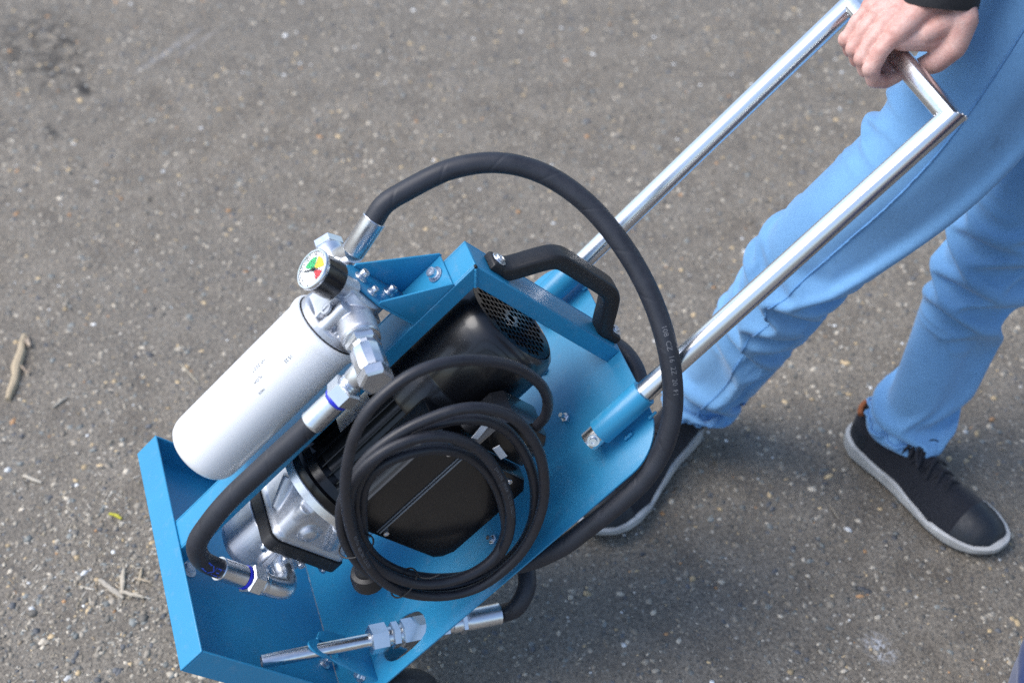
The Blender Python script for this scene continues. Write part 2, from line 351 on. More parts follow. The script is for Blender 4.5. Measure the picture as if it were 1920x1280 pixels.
bm = bmesh.new(); add_box(bm, (-.0028, .0028, .0005), (0, W - .0028, D - .0028)); tray = obj("tray", bm, M_BLUE, TR, 30)
bm = bmesh.new(); add_box(bm, (-.0030, 0, D - .0028), (HR, W, D)); obj("front_lip", bm, M_BLUE, tray, 30, .0011, 2)
for y0 in (0, W - .0028):
    bm = bmesh.new(); add_box(bm, (-.0030, y0, .0005), (HR, y0 + .0028, D - .003)); obj("side_lip", bm, M_BLUE, tray, 30, .0009, 2)
bm = bmesh.new()
for k in range(9):
    s = k / 8; bmesh.ops.create_icosphere(bm, subdivisions=2, radius=.0010 + .0004 * random.random(), matrix=Matrix.Translation((HR * s * .94, .0006, D - .0006)))
obj("weld_bead", bm, M_BLUE, tray, 60)
for y in (.03, .32):
    bm = bmesh.new(); add_lathe(bm, (-.003, y, D - .045), (-1, 0, 0), [(0, .010), (.002, .016), (.014, .016), (.017, .013)], 20); obj("rubber_foot", bm, M_RUBBER, tray, 40)

# bent channel: post up the front, then back to the plate
S1, S2, FL, US, ZF = .157, .202, .022, .566, D - .003
bm = bmesh.new()
add_box(bm, (.0004, S1 + .0026, ZF - .0026), (US, S2 - .0026, ZF)); add_box(bm, (US - .0026, S1 + .0026, .0003), (US - .00005, S2 - .0026, ZF - .0027))
for y0, y1 in ((S1, S1 + .0026), (S2 - .0026, S2)):
    pts = [(.0004, ZF), (US, ZF), (US, .0003), (US - FL, .0003), (US - FL, ZF - FL), (.0004, ZF - FL)]
    a = [bm.verts.new((u, y0, n)) for u, n in pts]; b = [bm.verts.new((u, y1, n)) for u, n in pts]
    bm.faces.new(a); bm.faces.new(b[::-1])
    for i in range(6): bm.faces.new((a[i], a[(i + 1) % 6], b[(i + 1) % 6], b[i]))
fr_o = obj("support_frame", bm, M_BLUE, TR, 30, .0010, 2)
bm = bmesh.new()
for k in range(12):
    s = k / 11; bmesh.ops.create_icosphere(bm, subdivisions=2, radius=.0017 + .0006 * random.random(), matrix=Matrix.Translation((US - .004 - s * (FL - .004), S1 - .0001, ZF - .004 - s * (FL - .004))))
obj("weld_bead", bm, M_BLUE, fr_o, 60)
bm = bmesh.new(); add_lathe(bm, (US - .0015, S1 - .0006, ZF - .0015), (0, 1, 0), [(0, .0018), (.0012, .0021), (.004, .0018)], 14); obj("relief_hole_shade", bm, M_HOLE, fr_o, 40)  # solid black dot paints the dark inside; no opening is cut

# bracket that holds the filter head
B0, BY0, BY1 = .4637, .1575, .2125
bkt = obj("filter_bracket", sheet_mesh([[(BY0, ZF + .0002), (BY0, .322), (.171, .347), (.182, .358), (.195, .362), (.206, .357), (BY1, .345), (BY1, ZF + .0002)]], .003, lambda a, b, c: Vector((B0 + c, a, b)), .0005), M_BLUE, TR, 30)
bm = bmesh.new(); add_box(bm, (B0 + .0016, BY0 + .0027, ZF + .0003), (.531, BY1 - .0027, ZF + .0027)); obj("bracket_back", bm, M_BLUE, bkt, 30, .0008)
for y0, nf in ((BY0, .324), (BY1 - .0026, .345)):
    obj("gusset", sheet_mesh([[(B0 + .0016, ZF + .0003), (B0 + .0016, nf), (B0 + .005, nf), (.532, ZF + .004), (.532, ZF + .0003)]], .0026, lambda a, b, c, y0=y0: Vector((a, y0 + .0013 + c, b)), .0005), M_BLUE, bkt, 30)

def bolt(p, axis, r, h, parent, washer=True, name="bolt", hexhead=False, m=None):
    bm = bmesh.new(); a = Vector(axis).normalized(); p = Vector(p); t0 = 0.
    if washer: add_lathe(bm, p, a, [(0, r * 1.55), (.0008, r * 1.6), (.0015, r * 1.55)], 24); t0 = .0016
    if hexhead: add_hex(bm, p + a * t0, p + a * (t0 + h), r * 1.75)
    else: add_lathe(bm, p + a * t0, a, [(0, r * .97), (.0004, r), (h - .0006, r), (h, r * .93), (h, r * .56), (h - .35 * h, r * .52), (h - .36 * h, .0001)], 20, close=False)
    return obj(name, bm, m or M_ZINC, parent, 40)
bolt((.516, .1905, ZF + .003), (0, 0, 1), .0062, .008, bkt)
bolt((B0 + .0016, .193, .341), (1, 0, 0), .0052, .009, bkt); bolt((B0 + .0016, .193, .296), (1, 0, 0), .0052, .009, bkt); bolt((B0 + .0016, .1735, .330), (1, 0, 0), .0045, .007, bkt)

# filter canister
FV, FN = .175, .338
bm = bmesh.new()
add_lathe(bm, (.166, FV, FN), (1, 0, 0), [(.004, .010), (.001, .018), (0, .028), (.0006, .034), (.003, .0395), (.0075, .0433), (.014, .0454), (.022, .0460), (.220, .0460), (.2225, .0467), (.2255, .0476), (.2305, .0480), (.2345, .0472), (.2365, .0455), (.2365, .0435), (.2320, .0428)], 72)
flt = obj("oil_filter", bm, M_WHITE, TR, 50)
bm = bmesh.new(); add_lathe(bm, (.400, FV, FN), (1, 0, 0), [(0, .0425), (.0035, .0428), (.0036, .036)], 64); obj("seal_ring", bm, M_GASK, flt, 50)
def on_filter(a0, s0, k):
    def mp(x, y):
        a = a0 + y / .0460 * k; return Vector((s0 - x * k, FV + .0464 * math.cos(a), FN + .0464 * math.sin(a)))
    return mp
for s, sz, a0, s0 in (("HF 20/07", .0058, 1.62, .315), ("FLOW", .005, 1.88, .300), ("15.22", .0055, 2.04, .345), ("MADE", .0035, 2.16, .292)):
    text_mesh("filter_print", s, sz, on_filter(a0 + .25, s0 + .02, 1), M_INKG, flt)

# die-cast filter head (one casting) with its ports
def remeshed(o, vox, it, fac=.6):
    r = o.modifiers.new("remesh", 'REMESH'); r.mode = 'VOXEL'; r.voxel_size = vox; r.use_smooth_shade = True
    s = o.modifiers.new("smooth", 'SMOOTH'); s.iterations = it; s.factor = fac; return o
bm = bmesh.new()
add_lathe(bm, (.402, FV, FN), (1, 0, 0), [(0, .0420), (.009, .0420), (.012, .040), (.014, .034)], 48)
add_lathe(bm, (.412, FV, FN), (1, 0, 0), [(0, .034), (.006, .031), (.030, .027), (.0495, .0255)], 40)
add_lathe(bm, (.437, .119, FN), (0, 1, 0), [(0, .0205), (.003, .0225), (.020, .0225), (.036, .0205), (.080, .0205), (.100, .0225), (.111, .0205)], 36)
add_box(bm, (.408, FV - .034, FN - .014), (.440, FV + .032, FN + .014)); add_box(bm, (.408, FV - .016, FN - .036), (.446, FV + .018, FN + .036))
add_cyl(bm, (.412, .193, .345), (.4618, .193, .345), .0095, 20); add_cyl(bm, (.412, .193, .296), (.4618, .193, .296), .0090, 20)
add_cyl(bm, (.412, .150, .362), (.448, .150, .362), .0075, 16)
add_cyl(bm, (.4558, .175, .350), (.4558, .175, .376), .0125, 24); add_cyl(bm, (.430, .175, .350), (.430, .175, .372), .010, 24)
add_box(bm, (.415, .158, .366), (.436, .163, .372)); add_box(bm, (.415, .186, .366), (.450, .191, .373))
head = remeshed(obj("filter_head", bm, M_CAST, TR, 60), .0010, 3)
bm = bmesh.new(); add_lathe(bm, (.430, .158, .371), (0, 0, 1), [(0, .0075), (.0032, .0075), (.0032, .0052), (.001, .005), (.001, .0001)], 20, close=False); obj("port_ring", bm, M_CAST, head, 40)

# near port: nut, swivel body, hexagon plug facing the camera, outlet towards the hose
HX = (.437, None, FN)
bm = bmesh.new(); add_lathe(bm, (.437, .119, FN), (0, -1, 0), [(0, .0215), (.003, .0215), (.0035, .0195)], 32); obj("sealing_washer", bm, M_ZINC, head, 40)
bm = bmesh.new(); add_hex(bm, (.437, .1155, FN), (.437, .105, FN), .0350, (1, 0, 0), .2); obj("hex_nut", bm, M_ZINC, head, 25)
bm = bmesh.new(); add_lathe(bm, (.437, .105, FN), (0, -1, 0), [(0, .0165), (.004, .0150), (.006, .0178), (.010, .0190), (.036, .0190), (.040, .0176)], 12, .1, (1, 0, 0))
add_lathe(bm, (.424, .079, FN), (-1, 0, 0), [(0, .0140), (.014, .0130), (.0165, .0118), (.0185, .0128), (.0205, .0118), (.0225, .0128), (.026, .0122)], 28)
obj("swivel_body", bm, M_ZINC, head, 25)
bm = bmesh.new(); add_hex(bm, (.437, .0655, FN), (.437, .050, FN), .0335, (1, 0, 0), .35); obj("hex_plug", bm, M_ZINC, head, 25)
HV, HN = .0770, .3375
bm = bmesh.new(); add_hex(bm, (.402, HV, HN), (.3815, HV, HN), .0325, (0, 1, 0), .3); nutA = obj("hex_nut", bm, M_ZINC, TR, 25)
bm = bmesh.new(); add_lathe(bm, (.3815, HV, HN), (-1, 0, 0), [(0, .0138), (.001, .0146), (.003, .0146), (.004, .0138)], 32); obj("seal_ring", bm, M_RINGB, nutA, 40)
bm = bmesh.new(); add_lathe(bm, (.3775, HV, HN), (-1, 0, 0), [(0, .0125), (.0012, .0138), (.010, .0141), (.036, .0141), (.0385, .0147), (.0395, .0142), (.0395, .0122)], 32); obj("ferrule", bm, M_ZINC, nutA, 40)

# far port
fb = Vector((.4575, .2285, .343)); fe = at_z((702, 411), 1.742); fd = (fe - fb).normalized()
bm = bmesh.new(); add_hex(bm, (.437, .2295, FN), (.437, .239, FN), .035, (1, 0, 0), .1); obj("hex_nut", bm, M_ZINC, head, 25)
bm = bmesh.new(); add_lathe(bm, (.437, .239, FN), (0, 1, 0), [(0, .0170), (.004, .0190), (.028, .0190), (.031, .017)], 28)
pb = Vector((.437, .255, FN)); ferr0 = fe - fd * .047; sd2 = (ferr0 - pb).normalized()
add_cyl(bm, pb, ferr0 + sd2 * .003, .0128, 28); obj("swivel_body", bm, M_ZINC, head, 30)
bm = bmesh.new(); add_hex(bm, (.437, .270, FN), (.437, .284, FN), .0325, (1, 0, 0), .3); obj("hex_plug", bm, M_ZINC, head, 25)
bm = bmesh.new(); add_lathe(bm, ferr0, fd, [(0, .0128), (.0012, .0138), (.045, .0141), (.0465, .0147), (.0475, .0142), (.0475, .0122)], 32); fer2 = obj("ferrule", bm, M_ZINC, TR, 40)

# pressure gauge
GU, GV, GN = .4558, .175, .4115
bm = bmesh.new(); add_lathe(bm, (GU, GV, .372), (0, 0, 1), [(0, .0085), (.005, .0085), (.005, .0195), (.0065, .0218), (.010, .0225), (.036, .0225)], 48); gau = obj("pressure_gauge", bm, M_BLACKM, TR, 45)
bm = bmesh.new(); add_lathe(bm, (GU, GV, .4065), (0, 0, 1), [(0, .0231), (.0015, .0240), (.0042, .0240), (.0055, .0231), (.0055, .0214), (.003, .0209), (.0005, .0209)], 56, close=False); obj("bezel", bm, M_CHROME, gau, 45)
bm = bmesh.new(); bmesh.ops.create_circle(bm, cap_ends=True, segments=48, radius=.0211, matrix=Matrix.Translation((GU, GV, .4084))); obj("dial", bm, M_DIAL, gau, 0)
def sector(a0, a1, r0, r1, z, m, nm):
    k = 14; pts = [(r1, a0 + (a1 - a0) * i / k) for i in range(k + 1)] + [(r0, a1 - (a1 - a0) * i / k) for i in range(k + 1)]
    bm = bmesh.new(); bm.faces.new([bm.verts.new((GU + r * math.cos(math.radians(a)), GV + r * math.sin(math.radians(a)), z)) for r, a in pts]); return obj(nm, bm, m, gau, 0)
sector(52, 128, .003, .0158, .4089, M_GREEN, "green_zone"); sector(-28, 44, .003, .0158, .4089, M_YELL, "yellow_zone"); sector(-98, -46, .003, .0148, .4089, M_RED, "red_zone")
bm = bmesh.new(); add_box(bm, (-.006, -.0007, 0), (.0148, .0007, .0006)); add_lathe(bm, (0, 0, 0), (0, 0, 1), [(0, .0026), (.0014, .0022)], 16)
bmesh.ops.transform(bm, matrix=Matrix.Translation((GU, GV, .4094)) @ Matrix.Rotation(math.radians(146), 4, 'Z'), verts=bm.verts[:]); obj("needle", bm, M_HOLE, gau, 30)
for k, a in enumerate(range(140, 500, 40)):
    bm = bmesh.new(); add_box(bm, (.0176, -.0004, 0), (.0197, .0004, .0003)); bmesh.ops.transform(bm, matrix=Matrix.Translation((GU, GV, .4086)) @ Matrix.Rotation(math.radians(a), 4, 'Z'), verts=bm.verts[:]); obj("scale_mark", bm, M_HOLE, gau, 0)
gl = bpy.data.materials.new("clear_glass"); gl.use_nodes = True; gp = gl.node_tree.nodes['Principled BSDF']; gp.inputs['Transmission Weight'].default_value = 1.; gp.inputs['Roughness'].default_value = .02; gp.inputs['IOR'].default_value = 1.2; gp.inputs['Base Color'].default_value = (1, 1, 1, 1)
bm = bmesh.new(); add_lathe(bm, (GU, GV, .4103), (0, 0, 1), [(0, .0208), (.0010, .0208)], 40); obj("glass", bm, gl, gau, 30)

# electric motor
MV, MN = .175, .1507
bm = bmesh.new()
add_lathe(bm, (.212, MV, MN), (1, 0, 0), [(0, .0790), (.004, .0800), (.012, .0800), (.014, .0750), (.026, .0720), (.032, .0640), (.045, .0615), (.176, .0615), (.18, .058)], 64)
motor = obj("electric_motor", bm, M_BLACK, TR, 35)
fin_bm = bmesh.new(); add_box(fin_bm, (.243, -.0012, .0605), (.383, .0012, .0735))
for v in fin_bm.verts:
    if v.co.z > .07: v.co.y *= .6
fin_me = bpy.data.meshes.new("cooling_fin"); bmesh.ops.recalc_face_normals(fin_bm, faces=fin_bm.faces[:]); fin_bm.to_mesh(fin_me); fin_bm.free(); fin_me.materials.append(M_BLACK)
for k in range(34):
    a = 2 * math.pi * (k + .5) / 34
    if abs(((math.degrees(a) + 180) % 360) - 180 - 90) < 26: continue
    o = bpy.data.objects.new("cooling_fin", fin_me); COL.objects.link(o); o.parent = motor; o.location = (0, MV, MN); o.rotation_euler = (a, 0, 0)
for a in (35, 145, 215, 325):
    ca, sa = math.cos(math.radians(a)), math.sin(math.radians(a)); p = Vector((.240, MV + .071 * ca, MN + .071 * sa))
    bm = bmesh.new(); add_lathe(bm, p, (1, 0, 0), [(0, .0085), (.022, .0085), (.026, .0070)], 18); obj("bolt_boss", bm, M_BLACK, motor, 40); bolt(p + Vector((.026, 0, 0)), (1, 0, 0), .0055, .008, motor, True, "bolt", True)
# fan cover and its grille
bm = bmesh.new()
add_lathe(bm, (.372, MV, MN), (1, 0, 0), [(.0, .0752), (.004, .0764), (.050, .0768), (.052, .0760), (.056, .0760), (.058, .0768), (.128, .0760), (.138, .0745), (.146, .0710), (.1505, .0655), (.1515, .0640), (.1495, .0632), (.1460, .0690), (.137, .0725), (0, .0735)], 72, close=False)
cov = obj("fan_cover", bm, M_BLACKM, motor, 50)
holes = [[(.0625 * math.cos(2 * math.pi * k / 64), .0625 * math.sin(2 * math.pi * k / 64)) for k in range(64)]]; pit, hs = .0088, .0035
for i in range(-9, 10):
    for j in range(-9, 10):
        x, y = i * pit, j * pit
        if math.hypot(x, y) > .0555 or math.hypot(x, y) < .0115: continue
        q = [(x - hs, y - hs), (x + hs, y - hs), (x + hs, y + hs), (x - hs, y + hs)]; c, s = math.cos(.3), math.sin(.3)
        holes.append([(a * c - b * s, a * s + b * c) for a, b in q])
holes.append([(.0062 * math.cos(-2 * math.pi * k / 20), .0062 * math.sin(-2 * math.pi * k / 20)) for k in range(20)])
obj("grille", sheet_mesh(holes, .0016, lambda a, b, c: Vector((.5222 + c, MV + a, MN + b))), M_BLACKM, cov, 30)
bm = bmesh.new(); add_lathe(bm, (.480, MV, MN), (1, 0, 0), [(0, .066), (.002, .066)], 40)
for k in range(9):
    m4 = Matrix.Translation((.482, MV, MN)) @ Matrix.Rotation(2 * math.pi * k / 9, 4, 'X'); vs = add_box(bm, (0, .018, -.001), (.026, .060, .001)); bmesh.ops.transform(bm, matrix=m4, verts=vs)
obj("fan", bm, M_BLACK, cov, 0)
for a in (35, 215, 300):
    ca, sa = math.cos(math.radians(a)), math.sin(math.radians(a)); bolt((.381, MV + .0763 * ca, MN + .0763 * sa), (0, ca, sa), .0042, .003, motor, True)
# name plate and stickers on the motor
bm = bmesh.new(); add_box(bm, (.290, MV - .020, MN + .0742), (.345, MV + .012, MN + .0748)); obj("rating_plate", bm, M_MACH, motor, 0)
# terminal box
bx = bmesh.new(); add_box(bx, (.280, .046, .092), (.408, .118, .213)); tb = obj("terminal_box", bx, M_BLACK, motor, 30, .006, 3)
lid = sheet_mesh([[(.270, .240), (.270, .098), (.276, .088), (.290, .080), (.410, .080), (.424, .094), (.424, .225), (.404, .246), (.276, .246)]], .026, lambda a, b, c: Vector((a, .033 + c, b)), .003)
ld = obj("box_lid", lid, M_BLACKM, tb, 40)
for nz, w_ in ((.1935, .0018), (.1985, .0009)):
    bm = bmesh.new(); add_box(bm, (.276, .0182, nz), (.420, .0201, nz + w_)); obj("lid_ridge", bm, M_GREY, ld, 30, .0004)  # lighter grey than the lid: the edge's bright reflection put into colour
for u, n in ((.2795, .187), (.414, .215), (.414, .112)): bolt((u, .0200, n), (0, -1, 0), .0036, .0026, ld, False, "screw")
sw = sheet_mesh([[(.4265, .094), (.468, .094), (.480, .106), (.480, .160), (.468, .172), (.4265, .172)]], .052, lambda a, b, c: Vector((a, .064 + c, b)), .004); sw = obj("switch_box", sw, M_BLACKM, tb, 40)
g0, g1 = at_v((986, 842), .048), at_v((1003, 800), .046); gd = (g1 - g0).normalized()
bm = bmesh.new(); add_lathe(bm, g0, gd, [(0, .0130), (.014, .0130), (.016, .0115), (.026, .0110), (.031, .0085)], 18); add_hex(bm, g0 + gd * .001, g0 + gd * .012, .028); obj("cable_gland", bm, M_PLAST, sw, 30)
bm = bmesh.new(); add_cyl(bm, (.424, .070, .175), (.452, .070, .175), .013, 20, .002); obj("blanking_plug", bm, M_PLAST, tb, 40)
for (pa, pb_, v) in (((918, 788), (890, 822), .012), ((930, 838), (945, 858), .016)):
    A = at_v(pa, v); B = at_v(pb_, v); d = (B - A).normalized(); s = d.cross(Vector((0, 1, 0))).normalized() * .0042
    bm = bmesh.new(); q = [A - s, B - s, B + s, A + s]; t = [bm.verts.new(p) for p in q] + [bm.verts.new(p + Vector((0, .0006, 0))) for p in q]
    for f in ((0, 1, 2, 3), (7, 6, 5, 4), (0, 4, 5, 1), (1, 5, 6, 2), (2, 6, 7, 3), (3, 7, 4, 0)): bm.faces.new([t[i] for i in f])
    obj("white_label", bm, M_STICK, tb, 0)

# bell housing, gasket plate, pump
def rsq(h, r, k=8, hy=None):
    hy = hy or h; out = []
    for cx, cy, a in ((h - r, hy - r, 0), (-h + r, hy - r, 90), (-h + r, -hy + r, 180), (h - r, -hy + r, 270)): out += arc(cx, cy, r, a, a + 90, k)
    return out
def loft(bm, secs):
    rings = [[bm.verts.new(p) for p in s] for s in secs]; n = len(rings[0])
    for i in range(len(rings) - 1):
        for k in range(n): bm.faces.new((rings[i][k], rings[i][(k + 1) % n], rings[i + 1][(k + 1) % n], rings[i + 1][k]))
    bm.faces.new(rings[0][::-1]); bm.faces.new(rings[-1])
bm = bmesh.new(); secs = []
SQ = rsq(.0595, .014); AN = [math.atan2(y, x) for x, y in SQ]
for u, w in ((.1342, 0), (.142, 0), (.1425, .10), (.150, .16), (.170, .45), (.186, .85), (.190, 1), (.1985, 1)):
    sc = 1.0 if u < .1424 else .97
    secs.append([(u, MV + (x * (1 - w) + .0775 * math.cos(a) * w) * sc, MN + (y * (1 - w) + .0775 * math.sin(a) * w) * sc) for (x, y), a in zip(SQ, AN)])
loft(bm, secs)
for a in range(4):
    c, s = math.cos(math.radians(45 + 90 * a)), math.sin(math.radians(45 + 90 * a)); R0 = .058
    add_cyl(bm, (.140, MV + R0 * c, MN + R0 * s), (.192, MV + .071 * c, MN + .071 * s), .0105, 16)
for sy in (-1, 1):
    add_cyl(bm, (.150, MV + sy * .056, MN - .02), (.192, MV + sy * .066, MN + .005), .0075, 14); add_lathe(bm, (.163, MV + sy * .050, MN + .025), (0, sy, 0), [(0, .014), (.012, .013), (.016, .009), (.017, .002)], 20)
add_cyl(bm, (.150, MV - .02, MN + .056), (.192, MV - .005, MN + .068), .0075, 14)
bell = remeshed(obj("bell_housing", bm, M_CAST, TR, 60), .0018, 4)
for sy, sz in ((-1, 1), (-1, -1), (1, 1), (1, -1)): bolt((.1425, MV + sy * .046, MN + sz * .046), (1, 0, 0), .0042, .004, bell, True)
bm = bmesh.new(); add_lathe(bm, (.1988, MV, MN), (1, 0, 0), [(0, .0790), (.001, .0802), (.012, .0802), (.0130, .0792)], 80); obj("flange_ring", bm, M_MACH, bell, 40)
bm = bmesh.new(); loft(bm, [[(u, MV + x, MN + y) for x, y in rsq(.0612, .013)] for u in (.1165, .1338)]); gk = obj("gasket_plate", bm, M_GASK, bell, 40, .0012)
for sy, sz in ((-1, 1), (-1, -1), (1, 1), (1, -1)): bolt((.1163, MV + sy * .049, MN + sz * .049), (-1, 0, 0), .0062, .009, gk, True, "bolt")
bm = bmesh.new(); loft(bm, [[(u, MV + x * k, MN + .012 + y * k) for x, y in rsq(.040, .034, 10, .052)] for u, k in ((.0520, .80), (.0535, .88), (.057, .95), (.064, 1.), (.1163, 1.))])
add_lathe(bm, (.090, MV - .030, MN + .012), (0, -1, 0), [(0, .024), (.016, .023), (.019, .021)], 28)
pump = remeshed(obj("gear_pump", bm, M_CAST, TR, 60), .0014, 3)
PY = MV - .0495
bm = bmesh.new()
pts4 = [(.097 + x, PY - .0002, .163 + y) for x, y in rsq(.026, .012, 6, .019)]; loft(bm, [pts4, [(a, b - .009, c) for a, b, c in pts4]])
elb = catmull([(.097, PY - .006, .163), (.097, .095, .163), (.097, .081, .170), (.097, .0765, .186), (.097, .0765, .204)], .003)
fr_ = path_frames(elb); rings = []
for p, t, x, y, s in fr_: rings.append([p + (x * math.cos(2 * math.pi * k / 20) + y * math.sin(2 * math.pi * k / 20)) * .0138 for k in range(20)])
loft(bm, rings); elbow = obj("elbow_fitting", bm, M_ZINC, pump, 40)
for x, y in ((.019, .013), (-.019, .013), (.019, -.013), (-.019, -.013)): bolt((.097 + x, PY - .0092, .163 + y), (0, -1, 0), .0046, .008, elbow, True)
PA = Vector((.097, .0765, .204))
bm = bmesh.new(); add_lathe(bm, PA, (0, 0, 1), [(0, .0150), (.002, .0155), (.006, .0155), (.007, .0140), (.009, .0140)], 28); obj("collar", bm, M_ZINC, elbow, 40)
bm = bmesh.new(); add_hex(bm, PA + Vector((0, 0, .0085)), PA + Vector((0, 0, .0275)), .033, (1, 0, 0), .4); nutB = obj("hex_nut", bm, M_ZINC, TR, 25)
bm = bmesh.new(); add_lathe(bm, PA + Vector((0, 0, .0275)), (0, 0, 1), [(0, .0140), (.001, .0148), (.0035, .0148), (.0045, .0140)], 32); obj("seal_ring", bm, M_RINGB, nutB, 40)
bm = bmesh.new(); add_lathe(bm, PA + Vector((0, 0, .032)), (0, 0, 1), [(0, .0128), (.0012, .0140), (.034, .0142), (.0365, .0149), (.0378, .0143), (.0378, .0122)], 32); obj("ferrule", bm, M_ZINC, nutB, 40)

# hose from filter head down to the pump
RH = .0121
path = catmull([(.341, HV, HN), (.320, HV, HN + .0005), (.260, HV + .0005, HN + .002), (.200, HV, HN + .003), (.158, HV - .001, HN - .001), (.122, HV - .002, .327), (.103, HV - .002, .305), (.0975, .0765, .284), (.097, .0765, .269)], .004)
hp, frp = sweep("pump_hose", path, RH, M_HOSE, TR, 24)
text_on_tube("hose_print", "IEKZ", .017, frp, frp[-1][4] - .003, math.radians(25), RH, M_INKB, hp, -1)
# long hose: over the top, down the side and coiled behind the plate, ending at the lance
LT, LS = Vector((.015, .0329, .150)), Vector((.1243, .0426, 0)); ld_ = (LS - LT).normalized(); LE = LT + ld_ * .318
pts = [fe - fd * .004, fe + fd * .02] + [at_z(p, z) for p, z in (((762, 357), 1.735), ((846, 317), 1.735), ((930, 305), 1.737), ((1012, 323), 1.742), ((1094, 376), 1.747), ((1168, 462), 1.752), ((1222, 560), 1.757), ((1252, 655), 1.765), ((1262, 745), 1.785))] + [at_n(p, n) for p, n in (((1256, 800), .004), ((1238, 850), -.012), ((1209, 896), -.020), ((1166, 938), -.022), ((1112, 981), -.023))]
pts += [at_n((1050, 1026), -.024), Vector((.300, .032, -.030)), Vector((.235, .090, -.034)), Vector((.232, .190, -.038)), Vector((.330, .275, -.042)), Vector((.455, .285, -.046)), Vector((.535, .230, -.050)), Vector((.550, .160, -.056)), Vector((.505, .095, -.066)), Vector((.420, .075, -.080)), at_n((962, 1008), -.090), at_n((985, 1062), -.098), at_n((987, 1102), -.104), at_n((968, 1138), -.108), LE + ld_ * .008, LE, LE - ld_ * .008]
hl, frl = sweep("delivery_hose", catmull(pts, .005), RH, M_HOSE, TR, 24, (0, 1, 0))
S_ = [f[4] for f in frl]
text_on_tube("hose_print", "108  CZ  16  2Z  20  F1", .0085, frl, .440, -.25, RH, M_INKW, hl, 1)
# lance lying through the lug and the slot
lance = None
bm = bmesh.new(); add_lathe(bm, LT, ld_, [(.004, .0066), (0, .0068), (0, .0086), (.001, .0089), (.142, .0089)], 28, close=False); lance = obj("filling_lance", bm, M_CHROME, TR, 40)
for s0, s1, af, nm in ((.139, .163, .0330, "hex_nut"), (.168, .179, .0300, "hex_nut"), (.1815, .245, .0320, "hex_sleeve"), (.262, .270, .0300, "hex_nut")):
    bm = bmesh.new(); add_hex(bm, LT + ld_ * s0, LT + ld_ * s1, af, (1, 0, 0), .25); obj(nm, bm, M_ZINC, lance, 25)
bm = bmesh.new(); add_lathe(bm, LT + ld_ * .160, ld_, [(0, .0125), (.09, .0125), (.091, .0140), (.112, .0140), (.113, .0138), (.116, .0142), (.155, .0142), (.1575, .0149), (.158, .0125)], 28); obj("ferrule", bm, M_ZINC, lance, 40)
LU = .062; ph = LT + ld_ * ((LU - LT.x) / ld_.x)
lugo = [(.012, .0003), (.014, .030), (.020, .066), (.027, .084), (.038, .093), (.052, .094), (.064, .086), (.070, .072), (.070, .040), (.070, .0003)]
hole = [(ph.y + .0125 * math.cos(-2 * math.pi * k / 28), ph.z + .026 * math.sin(-2 * math.pi * k / 28)) for k in range(28)]
obj("lance_lug", sheet_mesh([lugo, hole], .003, lambda a, b, c: Vector((LU + c, a, b)), .0005), M_BLUE, TR, 30)

# handle: two tubes and a crossbar with mitred corners, tubes held in sockets
TA = .0593; n_of = lambda u: .024 + (u - .487) / (1.043 - .487) * .011
poly = [Vector((.487, TA, n_of(.487))), Vector((1.043, TA, n_of(1.043))), Vector((1.043, W - TA, n_of(1.043))), Vector((.487, W - TA, n_of(.487)))]
def mitre_tube(name, poly, r, m, parent, seg=40):
    nrm = (poly[1] - poly[0]).cross(poly[2] - poly[1]).normalized(); bm = bmesh.new(); rings = []
    for i, p in enumerate(poly):
        d0 = (p - poly[i - 1]).normalized() if i else (poly[1] - p).normalized(); d1 = (poly[i + 1] - p).normalized() if i < len(poly) - 1 else d0
        s0 = nrm.cross(d0); s1 = nrm.cross(d1); b = (s0 + s1).normalized(); k = 1 / max(.3, b.dot(s0))
        rings.append([p + b * (math.cos(2 * math.pi * j / seg) * r * k) + nrm * (math.sin(2 * math.pi * j / seg) * r) for j in range(seg)])
    loft(bm, rings); return obj(name, bm, m, parent, 40)
hd = mitre_tube("push_handle", poly, .0129, M_CHROME, TR)
for c in (poly[1], poly[2]):
    s = 1 if c.y < .1 else -1; bm = bmesh.new()
    for k in range(18):
        f = (k / 17 * 2 - 1) * math.pi; a = math.cos(f) * .0133 * 1.414; p = c + Vector((-a * .707, a * .707 * s, math.sin(f) * .0133)); bmesh.ops.create_icosphere(bm, subdivisions=1, radius=.0011 + .0004 * random.random(), matrix=Matrix.Translation(c + (p - c) * .955))
    obj("weld_bead", bm, M_ZINC, hd, 60)
for y in (TA, W - TA):
    bm = bmesh.new(); ax = Vector((1, 0, .0198)).normalized(); p0 = Vector((.506, y, n_of(.506)))
    add_lathe(bm, p0, ax, [(0, .0132), (0, .0170), (.0725, .0170), (.0735, .0164), (.0735, .0132), (.0700, .0130)], 40, close=False); sk = obj("handle_socket", bm, M_BLUE, TR, 40)
    for du in (.016, .056):
        for sy in (-1, 1):
            bm = bmesh.new()
            for k in range(6): bmesh.ops.create_icosphere(bm, subdivisions=2, radius=.0019 + .0008 * random.random(), matrix=Matrix.Translation((.506 + du + k * .0018, y + sy * (.0150 + .0008 * random.random()), .0022 + .0008 * random.random())))
            obj("weld_bead", bm, M_BLUE, sk, 60)
    bolt((.497, y - .010, n_of(.497) + .0085), (0, -.8, .6), .0048, .004, hd, True)
for u, v in ((.462, .132), (.462, .218), (.300, .060), (.300, .290)):
    bm = bmesh.new(); add_hex(bm, (u, v, .0002), (u, v, .006), .011); add_cyl(bm, (u, v, .006), (u, v, .013), .0030, 14); obj("stud_nut", bm, M_ZINC, TR, 25)
bolt((.040, .034, .0004), (0, 0, 1), .0055, .009, TR, True, "bolt", True); bolt((.0004, .076, .018), (1, 0, 0), .0052, .009, TR, True, "bolt", True)
